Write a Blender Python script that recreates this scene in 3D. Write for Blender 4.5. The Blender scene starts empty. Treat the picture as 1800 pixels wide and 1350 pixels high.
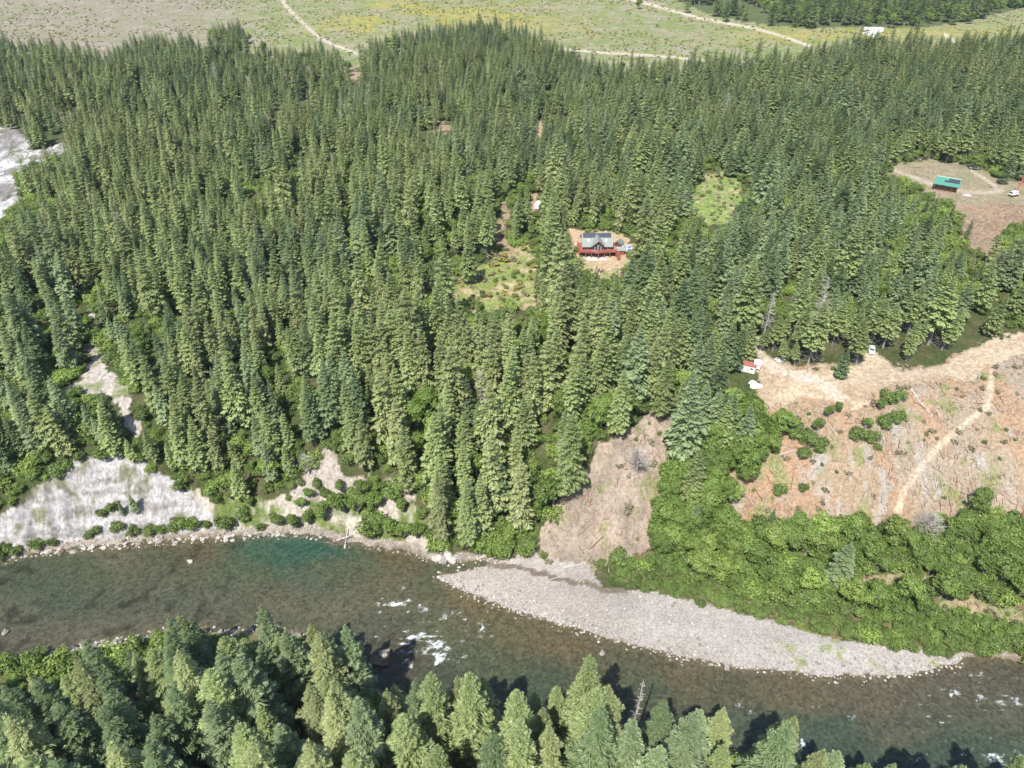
import bpy, math, random
import numpy as np

S = bpy.context.scene
COL = S.collection
R = math.radians
rng = np.random.default_rng(11)
random.seed(11)

# ------------------------------------------------------------------ camera
CAM_H, PITCH, FPX, PW, PH = 170.0, R(35.0), 1239.0, 1800.0, 1350.0
cd = bpy.data.cameras.new('camera')
cam = bpy.data.objects.new('camera', cd)
COL.objects.link(cam)
cam.location = (0, 0, CAM_H)
cam.rotation_euler = (R(90) - PITCH, 0, 0)
cd.sensor_width = 36
cd.lens = 36 * FPX / PW
cd.clip_start = 1
cd.clip_end = 20000
S.camera = cam

# ------------------------------------------------------------------ sky + sun
SUN_EL, SH_AZ = R(56), R(24)              # shadows fall away from the camera and a little to the right
sx, sy = -math.sin(SH_AZ), -math.cos(SH_AZ)
w = bpy.data.worlds.new('World'); S.world = w
w.use_nodes = True
wn = w.node_tree
sky = wn.nodes.new('ShaderNodeTexSky')
sky.sky_type = 'NISHITA'
sky.sun_disc = False
sky.sun_elevation = SUN_EL
sky.sun_rotation = math.atan2(sx, sy)
bg = wn.nodes['Background']
wn.links.new(sky.outputs[0], bg.inputs[0])
bg.inputs[1].default_value = 0.13
sl = bpy.data.lights.new('sun', 'SUN')
sl.energy = 4.9
sl.angle = R(0.5)
sl.color = (1.0, 0.955, 0.88)
so = bpy.data.objects.new('sun', sl)
COL.objects.link(so)
so.location = (-80, -200, 300)
so.rotation_euler = (R(90) - SUN_EL, 0, -SH_AZ)
S.view_settings.view_transform = 'Standard'
S.view_settings.look = 'None'
S.view_settings.exposure = 0.55
S.view_settings.gamma = 1
S.render.engine = 'CYCLES'
S.cycles.max_bounces = 5
S.cycles.diffuse_bounces = 3
S.cycles.glossy_bounces = 2
S.cycles.transmission_bounces = 2
S.cycles.transparent_max_bounces = 6

# ------------------------------------------------------------------ camera model: pixel <-> ground
CP, SP = math.cos(PITCH), math.sin(PITCH)
def proj(x, y, z):
    x = np.asarray(x, float); y = np.asarray(y, float); zr = np.asarray(z, float) - CAM_H
    d = y * CP - zr * SP
    d = np.where(d < 5, np.nan, d)
    return PW / 2 + FPX * x / d, PH / 2 - FPX * (y * SP + zr * CP) / d
def at(px, py, z):
    r = (px - PW / 2) / FPX; u = (PH / 2 - py) / FPX
    dy = CP + u * SP; dz = -SP + u * CP
    t = (z - CAM_H) / dz
    return (r * t, dy * t, z)

# ------------------------------------------------------------------ numeric noise
def _h(i, j, s):
    n = (i * 374761393 + j * 668265263 + s * 974634777) & 0xffffffff
    n = ((n ^ (n >> 13)) * 1274126177) & 0xffffffff
    return ((n ^ (n >> 16)) & 0xffff) / 65535.0
def vnoise(x, y, sc, s=0):
    x = np.asarray(x, float) / sc; y = np.asarray(y, float) / sc
    i = np.floor(x).astype(np.int64); j = np.floor(y).astype(np.int64)
    fx = x - i; fy = y - j
    fx = fx * fx * (3 - 2 * fx); fy = fy * fy * (3 - 2 * fy)
    a = _h(i, j, s); b = _h(i + 1, j, s); c = _h(i, j + 1, s); d = _h(i + 1, j + 1, s)
    return (a * (1 - fx) + b * fx) * (1 - fy) + (c * (1 - fx) + d * fx) * fy
def fbm(x, y, sc, s=0, o=4):
    v = 0; a = 0.5; t = 0
    for k in range(o):
        v = v + a * vnoise(x, y, sc / 2 ** k, s + k * 17); t += a; a *= 0.55
    return v / t

# ------------------------------------------------------------------ zones, traced where they lie on the ground
def inpoly(poly, X, Y):
    c = np.zeros(X.shape, bool)
    n = len(poly)
    for k in range(n):
        x1, y1 = poly[k]; x2, y2 = poly[(k + 1) % n]
        if y1 == y2: continue
        m = ((y1 > Y) != (y2 > Y)) & (X < (x2 - x1) * (Y - y1) / (y2 - y1) + x1)
        c ^= m
    return c
def dist_poly(poly, X, Y, closed=True):
    D = np.full(X.shape, 1e9)
    n = len(poly)
    for k in range(n if closed else n - 1):
        x1, y1 = poly[k]; x2, y2 = poly[(k + 1) % n]
        dx, dy = x2 - x1, y2 - y1
        t = np.clip(((X - x1) * dx + (Y - y1) * dy) / (dx * dx + dy * dy + 1e-9), 0, 1)
        D = np.minimum(D, np.hypot(X - x1 - t * dx, Y - y1 - t * dy))
    return D
RX0, RY0, RS = -700, -300, 3
gx, gy = np.meshgrid(np.arange(RX0, 2500, RS) + 0.5, np.arange(RY0, 1900, RS) + 0.5)
def raster(*polys):
    m = np.zeros(gx.shape, bool)
    for p in polys: m |= inpoly(p, gx, gy)
    return m
def look(m, px, py):
    i = np.clip(((np.nan_to_num(px, nan=-9999) - RX0) / RS).astype(int), 0, m.shape[1] - 1)
    j = np.clip(((np.nan_to_num(py, nan=9999) - RY0) / RS).astype(int), 0, m.shape[0] - 1)
    return m[j, i]

RIVER = [(-600,1065),(-200,1012),(0,985),(60,972),(130,962),(200,957),(300,948),(400,943),(470,938),(550,938),(590,950),(650,958),(720,968),
         (760,983),(800,988),(850,984),(862,992),(830,1000),(790,1008),(768,1015),(800,1032),(850,1052),(900,1070),(1000,1100),(1100,1130),(1200,1155),(1300,1172),
         (1450,1188),(1600,1186),(1680,1165),(1700,1152),(1760,1156),(1800,1165),(2100,1200),(2600,1250),(2600,1650),(2100,1510),(1800,1440),(1600,1395),
         (1400,1350),(1200,1305),(1030,1280),(850,1262),(700,1240),(640,1205),(600,1150),(540,1118),(480,1108),(400,1114),(350,1106),
         (250,1120),(200,1130),(100,1147),(0,1162),(-200,1200),(-600,1300)]
BAR = [(768,1015),(790,1008),(830,1000),(862,992),(850,984),(900,982),(940,965),(960,985),(1030,990),(1060,1030),(1150,1040),(1250,1062),(1350,1090),(1450,1118),
       (1550,1133),(1700,1150),(1690,1170),(1600,1190),(1450,1192),(1300,1176),(1200,1160),(1100,1135),(1000,1105),(900,1075),(850,1057)]
CLIFF = [(-300,1000),(-300,900),(-20,915),(40,872),(90,842),(150,800),(200,800),(245,815),(290,840),(330,870),(380,905),(380,935),(200,957),(60,972),(-100,1000)]
PATH_L = [(150,540),(165,545),(172,570),(178,600),(190,640),(235,690),(245,765),(232,770),(205,715),(170,690),(110,695),(103,682),(150,655),(150,620),(163,590)]
BANK_D = [(515,885),(545,820),(590,788),(608,828),(690,835),(718,868),(705,885),(640,850),(560,882)]
BROWN = [(1195,680),(1197,760),(1165,850),(1150,960),(1100,990),(1030,995),(945,990),(940,950),(970,915),(980,880),(1010,850),(1040,790),(1080,772),(1130,742),(1175,705)]
CUT = [(1318,605),(1345,640),(1385,640),(1440,648),(1480,642),(1525,618),(1552,625),(1600,645),(1650,637),(1700,615),(1730,590),(1800,580),(2500,560),(2500,960),(1850,915),(1740,905),(1700,900),(1600,928),(1500,922),
       (1400,925),(1340,930),(1300,945),(1268,900),(1275,830),(1330,790),(1372,760),(1325,725)]
DIRT = [(1318,605),(1345,645),(1395,650),(1480,652),(1525,618),(1560,630),(1600,652),(1660,642),(1705,618),(1735,590),(1800,580),(2500,560),(2500,600),(1800,615),(1740,650),(1690,665),(1600,668),
        (1540,685),(1500,715),(1450,710),(1420,700),(1325,715)]
CABIN = [(1560,290),(1600,282),(1660,280),(1720,292),(1760,315),(1850,325),(1850,385),(1770,402),(1735,450),(1688,432),(1688,385),(1655,348),(1600,322),(1562,305)]
SLASH_C = [(1690,360),(1850,360),(1850,390),(1770,402),(1735,450),(1688,432)]
GREEN_H = [(1215,325),(1235,303),(1262,298),(1302,318),(1306,355),(1275,400),(1240,398),(1215,372)]
HOUSE_C = [(992,393),(1020,400),(1078,406),(1108,424),(1134,440),(1118,452),(1108,470),(1088,488),(1060,500),(1040,492),(1020,482),(1014,450)]
SHRUB_J = [(850,456),(880,434),(915,432),(944,450),(954,505),(938,540),(860,545),(786,532),(778,508),(812,484)]
QUARRY = [(-300,215),(0,225),(28,225),(58,252),(50,268),(85,258),(112,250),(125,266),(78,288),(44,298),(30,310),(36,345),(18,372),(0,396),(-300,430)]
TOPLINE = [(-300,70),(0,66),(60,72),(130,76),(165,88),(190,92),(205,72),(260,62),(330,60),(362,85),(372,45),(400,38),(430,48),(448,75),(500,82),(560,78),(605,98),(630,95),(655,68),(720,50),
           (780,35),(830,32),(905,42),(960,68),(1020,98),(1100,108),(1200,102),(1330,92),(1420,84),(1490,68),(1560,60),(1650,66),(1720,62),(1800,50),(2400,40)]
FIELD = TOPLINE + [(2400,-300),(-300,-300)]
FARWOOD = [(1130,-300),(1190,0),(1235,20),(1310,38),(1400,46),(1530,46),(1620,48),(1700,36),(1800,12),(2400,-40),(2400,-300)]
GAPS = [[(928,342),(948,338),(952,372),(930,378)],[(878,355),(892,345),(895,440),(872,450)],[(940,225),(955,215),(955,245),(942,250)],[(614,122),(632,125),(630,140),(614,136)],
        [(750,218),(790,215),(800,228),(770,232)],[(170,330),(180,325),(182,350),(172,352)]]
SHRUBS_S = [(170,920),(200,880),(250,872),(330,872),(400,868),(520,885),(590,845),(640,840),(700,875),(742,905),(750,965),(650,960),(560,935),(420,935),(300,948),(180,955)]
THICK_T = [(1190,695),(1325,735),(1385,760),(1335,820),(1275,890),(1300,950),(1500,938),(1600,938),(1700,915),(1850,925),(2500,960),(2500,1240),(1800,1166),(1720,1158),(1550,1138),(1400,1100),(1250,1066),(1120,1040),
           (1045,990),(1145,975),(1160,880),(1195,780)]
OPENS = [[(1500,1010),(1600,1000),(1640,1020),(1580,1040),(1500,1035)],[(1640,1060),(1720,1050),(1800,1075),(1800,1105),(1720,1095)]]

m_riverbar = raster(RIVER, BAR)
m_bar, m_cliff = raster(BAR), raster(CLIFF)
m_path, m_bank = raster(PATH_L), raster(BANK_D)
m_brown, m_cut, m_dirt = raster(BROWN), raster(CUT), raster(DIRT)
m_cabin, m_slc, m_green = raster(CABIN), raster(SLASH_C), raster(GREEN_H)
m_house, m_shrj, m_quarry = raster(HOUSE_C), raster(SHRUB_J), raster(QUARRY)
m_field, m_far, m_gaps = raster(FIELD), raster(FARWOOD), raster(*GAPS)
m_S, m_T, m_open = raster(SHRUBS_S), raster(THICK_T), raster(*OPENS)
UPT = [(1195,690),(1325,740),(1335,800),(1290,870),(1230,905),(1165,900),(1190,780)]
m_up = raster(UPT)
NO_FIR = m_riverbar | m_cliff | m_path | m_bank | m_brown | m_cut | m_cabin | m_green | m_house | m_shrj | m_quarry | m_field | m_gaps | m_S | (m_T & ~m_up)

# ------------------------------------------------------------------ terrain heights
CT = [  # far river bank and bar
 (-200,1012,0),(0,985,0),(200,957,0),(400,943,0),(550,938,0),(650,958,0),(760,985,.2),(850,984,.5),(950,990,1.2),(1040,1005,1.6),(1200,1055,1.6),
 (1350,1092,1.5),(1500,1130,1.2),(1700,1150,.4),(1900,1180,.3),(900,1025,1.1),(1100,1085,1.2),(1300,1130,1.2),(1500,1160,.8),
 # water
 (0,1070,-1),(300,1030,-1),(600,1040,-1),(900,1150,-1),(1200,1230,-1),(1500,1270,-1),(1800,1300,-1),(-300,1100,-1),(2200,1350,-1),
 # near bank
 (-200,1200,.5),(0,1162,.4),(200,1130,.4),(480,1108,.4),(600,1150,.4),(850,1262,.4),(1200,1305,.4),(1400,1350,.4),(1800,1440,.4),
 (0,1215,5),(200,1200,5),(480,1190,5),(650,1290,5),(900,1330,5),(1300,1400,5),(1800,1520,5),
 # white cliff
 (-100,940,8),(0,960,2),(60,860,15),(150,795,21),(250,803,19),(330,866,9),(120,925,3.5),(250,925,2.2),(400,915,3),(200,860,11),(60,700,27),(100,690,28),(165,600,30),(230,760,24),(0,600,31),(-300,600,32),(-200,820,22),
 # bank D and central bluff
 (440,900,3.2),(560,860,8),(600,795,17),(700,845,11),(500,800,16),(400,850,10),(420,760,22),(600,700,28),(500,600,32),(650,900,4),(760,940,4),(800,880,10),(800,780,20),(800,690,29),(900,900,8),(900,800,20),(950,700,30),
 (950,960,3.5),
 # brown slope
 (1050,985,3.0),(1100,900,14),(1150,765,28),(1192,690,34),(1040,795,26),(970,905,9),(1000,850,17),(1150,960,5),(1200,860,17),(1230,760,27),(1250,700,31),(1250,960,6),(1200,1010,3),
 # cut
 (1320,620,35),(1500,640,35),(1700,600,36),(1850,600,37),(1480,705,33.5),(1600,690,34),(1740,660,34.5),(1400,800,23),(1350,900,13),(1290,945,9),(1500,860,19),(1500,930,11),(1600,930,11.5),(1700,800,24),(1800,720,31),(1850,850,20),(1750,900,14),
 (1400,1000,5),(1550,1030,5),(1700,1060,5.5),(1850,1000,10),(1500,1090,2),(1700,1120,2),
 # plateau
 (900,600,34),(1100,560,35),(1050,455,36),(1050,500,35.5),(870,480,34.5),(700,450,34),(400,400,33),(150,420,31),(0,300,24),(-200,330,20),(60,260,27),(1260,350,36),(1400,450,36.5),(1660,325,37.5),(1720,380,37),(1800,450,37),
 (900,250,37),(600,250,36),(300,200,35),(100,130,34),(900,110,38),(1300,120,39),(1600,100,40),(1800,100,40),(600,90,38)]
cpts = [at(*c) for c in CT]
cpts += [(x, y, z) for x, y, z in [(-1100,900,40),(-700,1000,40),(-300,1000,40),(0,1000,41),(300,1000,42),(700,1000,44),(1200,1000,50),(-1200,1500,60),(-300,1500,52),(0,1500,55),(500,1500,75),(1300,1500,100),(900,1250,62),
          (-3000,3000,120),(0,3500,160),(3000,3000,260),(-4000,6500,250),(0,7000,300),(4000,6500,380),
          (-200,40,9),(0,40,9),(200,20,9),(-200,-60,12),(0,-60,12),(200,-60,12),(-500,200,2),(-700,500,30),(-700,0,12),(700,0,12),(500,110,2),(900,500,42),(-900,300,28),(-4000,-60,60),(4000,-60,60),(-2000,600,60),(2000,600,70)]]
P = np.array(cpts)
C2 = 7.0 ** 2
def phi(X, Y):
    return np.sqrt((X[..., None] - P[:, 0]) ** 2 + (Y[..., None] - P[:, 1]) ** 2 + C2)
A = np.block([[-phi(P[:, 0], P[:, 1]), np.ones((len(P), 1))], [np.ones((1, len(P))), np.zeros((1, 1))]])
A[:len(P), :len(P)] += np.eye(len(P)) * 0.8
W = np.linalg.solve(A, np.append(P[:, 2], 0))
def height(X, Y):
    X = np.atleast_1d(np.asarray(X, float)); Y = np.atleast_1d(np.asarray(Y, float))
    sh = X.shape; X = X.ravel(); Y = Y.ravel()
    z = np.empty(X.shape)
    for k in range(0, len(X), 40000):
        s = slice(k, k + 40000)
        z[s] = -(phi(X[s], Y[s]) @ W[:-1]) + W[-1]
    near = np.clip((900 - np.hypot(X, Y)) / 300, 0, 1)
    jx = (vnoise(X, Y, 3.0, 5) - .5) * 7 + (vnoise(X, Y, 1.1, 6) - .5) * 4
    jy = (vnoise(X, Y, 3.0, 7) - .5) * 5 + (vnoise(X, Y, 1.1, 8) - .5) * 3
    px, py = proj(X, Y, np.clip(z, -.5, 60))
    rough = fbm(X, Y, 14, 3) - .5
    z = z + rough * np.clip(z / 6, 0.05, 1) * 1.6
    cl = look(m_cliff | m_brown | m_bank | m_quarry, px, py)
    g = 1 - np.abs(2 * fbm(X + .25 * Y, Y * .35, 7, 41, 4) - 1)
    z = z + np.where(cl, (g - .75) * 4.2, 0) * np.clip(z / 4, 0, 1)
    cu = look(m_cut, px, py) & ~look(m_dirt, px, py)
    z = np.where(look(m_bar, px, py) & (Y < 300), np.minimum(z, 1.7 + rough * .8), z)
    z = z + np.where(cu, (fbm(X, Y, 3.2, 51) - .5) * 1.5, 0)
    # river bed and shore, on the flat z = 0 plane
    nr = (np.hypot(X, Y) < 900) & (Y > 20) & (Y < 420)
    qx, qy = proj(X[nr], Y[nr], 0.0)
    qx = qx + jx[nr]; qy = qy + jy[nr]
    D = dist_poly(RIVER, qx, qy); ins = inpoly(RIVER, qx, qy)
    zz = z[nr]
    zz = np.where(ins, -np.minimum(1.6, .08 + D * .03), np.maximum(zz, np.minimum(.07 + D * .03, 1.5)))
    z[nr] = zz
    far_out = (np.hypot(X, Y) >= 900) | (Y <= 20) | (Y >= 420)
    z[far_out] = np.maximum(z[far_out], 1.5)
    return z.reshape(sh)

# ------------------------------------------------------------------ materials
def nmat(name):
    m = bpy.data.materials.new(name); m.use_nodes = True
    nt = m.node_tree; b = nt.nodes['Principled BSDF']
    return m, nt, b
def N(nt, t, **kw):
    n = nt.nodes.new(t)
    for k, v in kw.items():
        if k.startswith('i_'):
            key = k[2:]
            n.inputs[int(key) if key.isdigit() else key].default_value = v
        else: setattr(n, k, v)
    return n
def L(nt, a, b): nt.links.new(a, b)
def mixc(nt, bt, fac, a, b):
    n = nt.nodes.new('ShaderNodeMix'); n.data_type = 'RGBA'; n.blend_type = bt
    for s, v in ((n.inputs[0], fac), (n.inputs[6], a), (n.inputs[7], b)):
        if hasattr(v, 'links'): nt.links.new(v, s)
        else: s.default_value = v if not isinstance(v, tuple) else (*v, 1)[:4]
    return n.outputs[2]
def mr(nt, v, a, b, c, d):
    n = N(nt, 'ShaderNodeMapRange', i_1=a, i_2=b, i_3=c, i_4=d); nt.links.new(v, n.inputs[0]); return n.outputs[0]
def simple(name, col, rough=.7, metal=0.0, var=.18, sc=2.0, bump=0.0, spec=.3):
    m, nt, b = nmat(name)
    tc = N(nt, 'ShaderNodeTexCoord'); nz = N(nt, 'ShaderNodeTexNoise', i_Scale=sc, i_Detail=5.0)
    L(nt, tc.outputs['Object'], nz.inputs['Vector'])
    f = mr(nt, nz.outputs[0], .3, .7, 1 - var, 1 + var)
    c = mixc(nt, 'MULTIPLY', 1.0, tuple(col), f)
    L(nt, c, b.inputs['Base Color'])
    b.inputs['Roughness'].default_value = rough; b.inputs['Metallic'].default_value = metal
    b.inputs['Specular IOR Level'].default_value = spec
    if bump:
        bp = N(nt, 'ShaderNodeBump', i_Strength=bump, i_Distance=.1); L(nt, nz.outputs[0], bp.inputs['Height']); L(nt, bp.outputs[0], b.inputs['Normal'])
    return m

def foliage(name, ca, cb, tip, transl=.15, patch=25.0):
    """leaf material: colour differs from plant to plant (random and patchwise over the land) and leaf to leaf"""
    m, nt, b = nmat(name)
    oi = N(nt, 'ShaderNodeObjectInfo')
    nz = N(nt, 'ShaderNodeTexNoise', i_Scale=1 / patch, i_Detail=2.0); L(nt, oi.outputs['Location'], nz.inputs['Vector'])
    f1 = mr(nt, nz.outputs[0], .35, .65, 0, 1)
    mx = N(nt, 'ShaderNodeMath', operation='MULTIPLY_ADD', i_1=.5, i_2=0.0); L(nt, f1, mx.inputs[0])
    r2 = N(nt, 'ShaderNodeMath', operation='MULTIPLY_ADD', i_1=.5); L(nt, oi.outputs['Random'], r2.inputs[0]); L(nt, mx.outputs[0], r2.inputs[2])
    c = mixc(nt, 'MIX', r2.outputs[0], ca, cb)
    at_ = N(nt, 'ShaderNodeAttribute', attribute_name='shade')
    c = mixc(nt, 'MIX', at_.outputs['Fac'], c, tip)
    geo = N(nt, 'ShaderNodeNewGeometry')
    wv = N(nt, 'ShaderNodeTexWhiteNoise', noise_dimensions='1D')
    ad = N(nt, 'ShaderNodeMath', operation='MULTIPLY_ADD', i_1=91.7, i_2=3.1); L(nt, oi.outputs['Random'], ad.inputs[0]); L(nt, ad.outputs[0], wv.inputs['W'])
    br = mr(nt, wv.outputs['Value'], 0, 1, .78, 1.22)
    c = mixc(nt, 'MULTIPLY', 1.0, c, br)
    tco = N(nt, 'ShaderNodeTexCoord'); fn = N(nt, 'ShaderNodeTexNoise', i_Scale=2.2, i_Detail=3.0, i_Roughness=.8); L(nt, tco.outputs['Object'], fn.inputs['Vector'])
    c = mixc(nt, 'MULTIPLY', 1.0, c, mr(nt, fn.outputs[0], .32, .68, .55, 1.45))
    df = N(nt, 'ShaderNodeBsdfDiffuse'); L(nt, c, df.inputs[0])
    tr = N(nt, 'ShaderNodeBsdfTranslucent'); L(nt, c, tr.inputs[0])
    ms = N(nt, 'ShaderNodeMixShader', i_0=transl); L(nt, df.outputs[0], ms.inputs[1]); L(nt, tr.outputs[0], ms.inputs[2])
    gl = N(nt, 'ShaderNodeBsdfGlossy', i_Roughness=.5); gl.inputs[0].default_value = (1, 1, 1, 1)
    m2 = N(nt, 'ShaderNodeMixShader', i_0=.025); L(nt, ms.outputs[0], m2.inputs[1]); L(nt, gl.outputs[0], m2.inputs[2])
    L(nt, m2.outputs[0], nt.nodes['Material Output'].inputs[0])
    nt.nodes.remove(b)
    return m

def tag(o, label=None, cat=None, group=None, kind=None):
    if label: o['label'] = label
    if cat: o['category'] = cat
    if group: o['group'] = group
    if kind: o['kind'] = kind
    return o
def link(name, me, mat=None, parent=None, loc=None):
    o = bpy.data.objects.new(name, me)
    if mat is not None and not me.materials: me.materials.append(mat)
    COL.objects.link(o)
    if parent: o.parent = parent
    if loc: o.location = loc
    return o
def empty(name, loc, rz=0.0):
    o = bpy.data.objects.new(name, None); COL.objects.link(o); o.location = loc; o.rotation_euler.z = rz
    o.empty_display_size = 1
    return o

# ------------------------------------------------------------------ ground sheet
ys = [-80.0]
while ys[-1] < 7000:
    y = ys[-1]
    d = math.hypot(y, 130)
    st = 3.0 if y < 40 else (0.62 if y < 240 else 0.62 + (y - 240) * .0052)
    if y > 1200: st = 6 + (y - 1200) * .05
    ys.append(y + st)
ys = np.array(ys); NC = 780
us = np.linspace(-1, 1, NC)
US = np.sign(us) * (np.abs(us) * .92 + .08 * np.abs(us) ** 6)
GX = US[None, :] * (np.maximum(ys, 0)[:, None] * 1.0 + 115) * 1.0
GY = np.repeat(ys[:, None], NC, 1)
GZ = height(GX, GY)
nr_, nc_ = GX.shape

def ground_colour(X, Y, Z):
    px, py = proj(X, Y, Z)
    n1, n2, n3 = fbm(X, Y, 22, 101), fbm(X, Y, 5, 102), vnoise(X, Y, 1.2, 103)
    jx = (vnoise(X, Y, 9, 115) - .5) * 30 + (vnoise(X, Y, 4, 111) - .5) * 22 + (vnoise(X, Y, 1.3, 112) - .5) * 14
    jy = (vnoise(X, Y, 9, 116) - .5) * 18 + (vnoise(X, Y, 4, 113) - .5) * 15 + (vnoise(X, Y, 1.3, 114) - .5) * 10
    qx, qy = px + jx, py + jy
    sc_ = np.clip(280 / np.maximum(np.hypot(X, Y), 1), .2, 1)
    qx, qy = px + jx * sc_, py + jy * sc_
    def c(a): return np.array(a, float)[None, :]
    def lerp(a, b, t): return a + (b - a) * np.clip(t, 0, 1)[:, None]
    col = lerp(c((.055, .075, .025)), c((.105, .095, .05)), (n2 - .35) * 2.5)
    zone = np.zeros((len(X), 4))
    def put(mask, cc, z=None):
        col[mask] = cc[mask]
        if z is not None: zone[mask] = 0; zone[mask, z] = 1
        else: zone[mask] = 0
    # far field
    grass = lerp(c((.18, .215, .075)), c((.25, .235, .13)), (n1 - .35) * 3)
    grass = lerp(grass, c((.11, .15, .04)), (n2 - .58) * 4)
    brown_l = np.clip((480 - px) / 150, 0, 1) * np.clip((n1 + .25), 0, 1)
    grass = lerp(grass, c((.235, .20, .155)), brown_l)
    yb = np.clip((fbm(X, Y, 60, 131) - .42) * 6, 0, 1) * np.clip((px - 500) / 120, 0, 1) * np.clip((1080 - px) / 200, 0, 1) * np.clip((75 - py) / 20, 0, 1)
    yb = np.maximum(yb, np.exp(-((py - 62) / 14) ** 2) * np.clip((px - 1250) / 100, 0, 1) * .8)
    yel = np.clip((fbm(X, Y, 6, 132, 5) - .39) * 5, 0, 1) * yb
    grass = lerp(grass, c((.36, .30, .06)), yel * .72)
    grass = lerp(grass, c((.30, .27, .22)), np.clip((fbm(X, Y, 9, 133) - .55) * 8, 0, 1) * (1 - yb) * .7)
    put(look(m_field, px, py - 24 + (n2 - .5) * 14) & (py < 150), grass, 3)
    put(look(m_far, px, py), lerp(c((.07, .09, .04)), c((.115, .14, .06)), n2), None)
    meadow = lerp(c((.20, .24, .075)), c((.36, .30, .17)), (n2 - .45) * 4)
    put(look(m_shrj, qx, qy), meadow, 3)
    put(look(m_green, qx, qy), lerp(c((.20, .26, .08)), c((.31, .28, .15)), (n2 - .5) * 4), 3)
    dirt = lerp(c((.33, .25, .17)), c((.26, .19, .12)), (n2 - .35) * 3)
    put(look(m_gaps, qx, qy), dirt, None)
    put(look(m_cabin, qx, qy), lerp(c((.28, .23, .15)), c((.21, .20, .11)), (n2 - .4) * 4), 1)
    put(look(m_slc, qx, qy), lerp(c((.30, .20, .125)), c((.24, .18, .115)), (n2 - .4) * 4), 1)
    put(look(m_house, qx, qy), lerp(c((.43, .325, .21)), c((.21, .23, .095)), (n2 - .55) * 5), None)
    # thicket and shrub banks
    put(look(m_T, qx, qy), lerp(c((.09, .12, .035)), c((.16, .14, .07)), (n2 - .4) * 4), None)
    put(look(m_open, qx, qy), lerp(c((.30, .23, .14)), c((.18, .20, .07)), (n2 - .4) * 4), 1)
    put(look(m_S, qx, qy), lerp(c((.42, .38, .32)), c((.13, .17, .05)), (n2 - .4) * 5), 2)
    # clear-cut slope
    cut = lerp(c((.31, .25, .18)), c((.31, .225, .145)), (n1 - .4) * 4)
    red = np.clip((fbm(X, Y * .5, 9, 141) - .47) * 7, 0, 1)
    cut = lerp(cut, c((.35, .215, .125)), red * .7)
    cut = lerp(cut, c((.19, .21, .07)), np.clip((fbm(X, Y, 6, 142) - .56) * 9, 0, 1) * .9)
    cut = lerp(cut, c((.33, .30, .26)), np.clip((fbm(X * 1.4, Y * .5, 4, 143) - .60) * 9, 0, 1))
    put(look(m_cut, qx, qy), cut, 1)
    dd = lerp(c((.36, .275, .19)), c((.45, .365, .26)), (fbm(X * .6, Y, 7, 144) - .4) * 5)
    dd = lerp(dd, c((.26, .25, .10)), np.clip((fbm(X, Y, 5, 145) - .6) * 7, 0, 1) * np.clip((1420 - px) / 90, 0, .8))
    put(look(m_dirt, qx, qy), dd, None)
    br = lerp(c((.34, .27, .21)), c((.22, .18, .14)), (n2 - .35) * 3)
    br = lerp(br, c((.20, .21, .08)), np.clip((fbm(X, Y, 4, 151) - .62) * 8, 0, 1))
    put(look(m_brown, qx, qy), br, 1)
    pale = lerp(c((.42, .405, .40)), c((.24, .225, .21)), (fbm(X * .25 + Z * .3, Z * 2.2 + Y * .3, 3.2, 161) - .42) * 4)
    pale = lerp(pale, c((.17, .17, .10)), np.clip((fbm(X, Y, 4.5, 162) - .62) * 9, 0, .9))
    put(look(m_cliff, qx, qy), pale, 2)
    put(look(m_bank, qx, qy), lerp(c((.41, .365, .32)), c((.27, .225, .18)), (n2 - .4) * 3), 2)
    put(look(m_path, qx, qy), lerp(c((.42, .38, .34)), c((.19, .21, .10)), (n2 - .55) * 6), 2)
    q = lerp(c((.48, .47, .46)), c((.20, .19, .18)), (fbm(X * .4, Y * .4 + Z * 3, 6, 165) - .45) * 5)
    q = lerp(q, c((.12, .13, .07)), np.clip((fbm(X, Y, 8, 166) - .6) * 8, 0, .9))
    put(look(m_quarry, qx, qy), q, 2)
    # roads
    def road(pts, wd, cc, z=0.):
        D = dist_poly(pts, px, py, False)
        n = (fbm(X, Y, 5, 171) - .5) * wd * .9
        t_ = np.clip((wd - D - n) / (wd * .45) + .3, 0, 1) * np.clip(.65 + (n2 - .3), 0, 1); m = t_ > 0
        col[m] = col[m] + (np.array(cc) * (1 + (n3[m, None] - .5) * .2) - col[m]) * t_[m, None]; zone[m] *= (1 - t_[m, None])
        if len(pts) < 5: return
    road([(488,-30),(500,8),(530,38),(560,66),(600,84),(640,98)], 3.2, (.46, .40, .33))
    road([(1040,-20),(1150,10),(1230,32),(1320,48),(1370,62),(1422,80)], 2.6, (.50, .43, .34))
    road([(960,84),(1050,92),(1150,98),(1240,106),(1340,112),(1420,108)], 2.2, (.50, .43, .34))
    road([(1660,60),(1680,75),(1690,95)], 3, (.52, .46, .36))
    road([(1745,640),(1742,670),(1735,715),(1700,742),(1655,780),(1620,820),(1585,870),(1578,900)], 6, (.46, .38, .28))
    road([(1332,600),(1338,628),(1375,652),(1440,668),(1480,700)], 9, (.49, .41, .33))
    road([(1500,668),(1600,660),(1690,642),(1745,612),(1850,598)], 8, (.42, .335, .25))
    road([(1565,296),(1610,314),(1650,328),(1700,338),(1740,338),(1760,336),(1740,320),(1708,300)], 3.4, (.42, .36, .29))
    road([(995,398),(1008,410),(1013,430),(1018,450)], 6, (.50, .36, .23))
    road([(950,215),(948,260),(945,300),(942,340),(935,380)], 3, (.42, .30, .20))
    m = inpoly([(1516,58),(1546,50),(1548,64),(1540,70)], px, py)
    col[m] = (.62, .60, .58)
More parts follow.
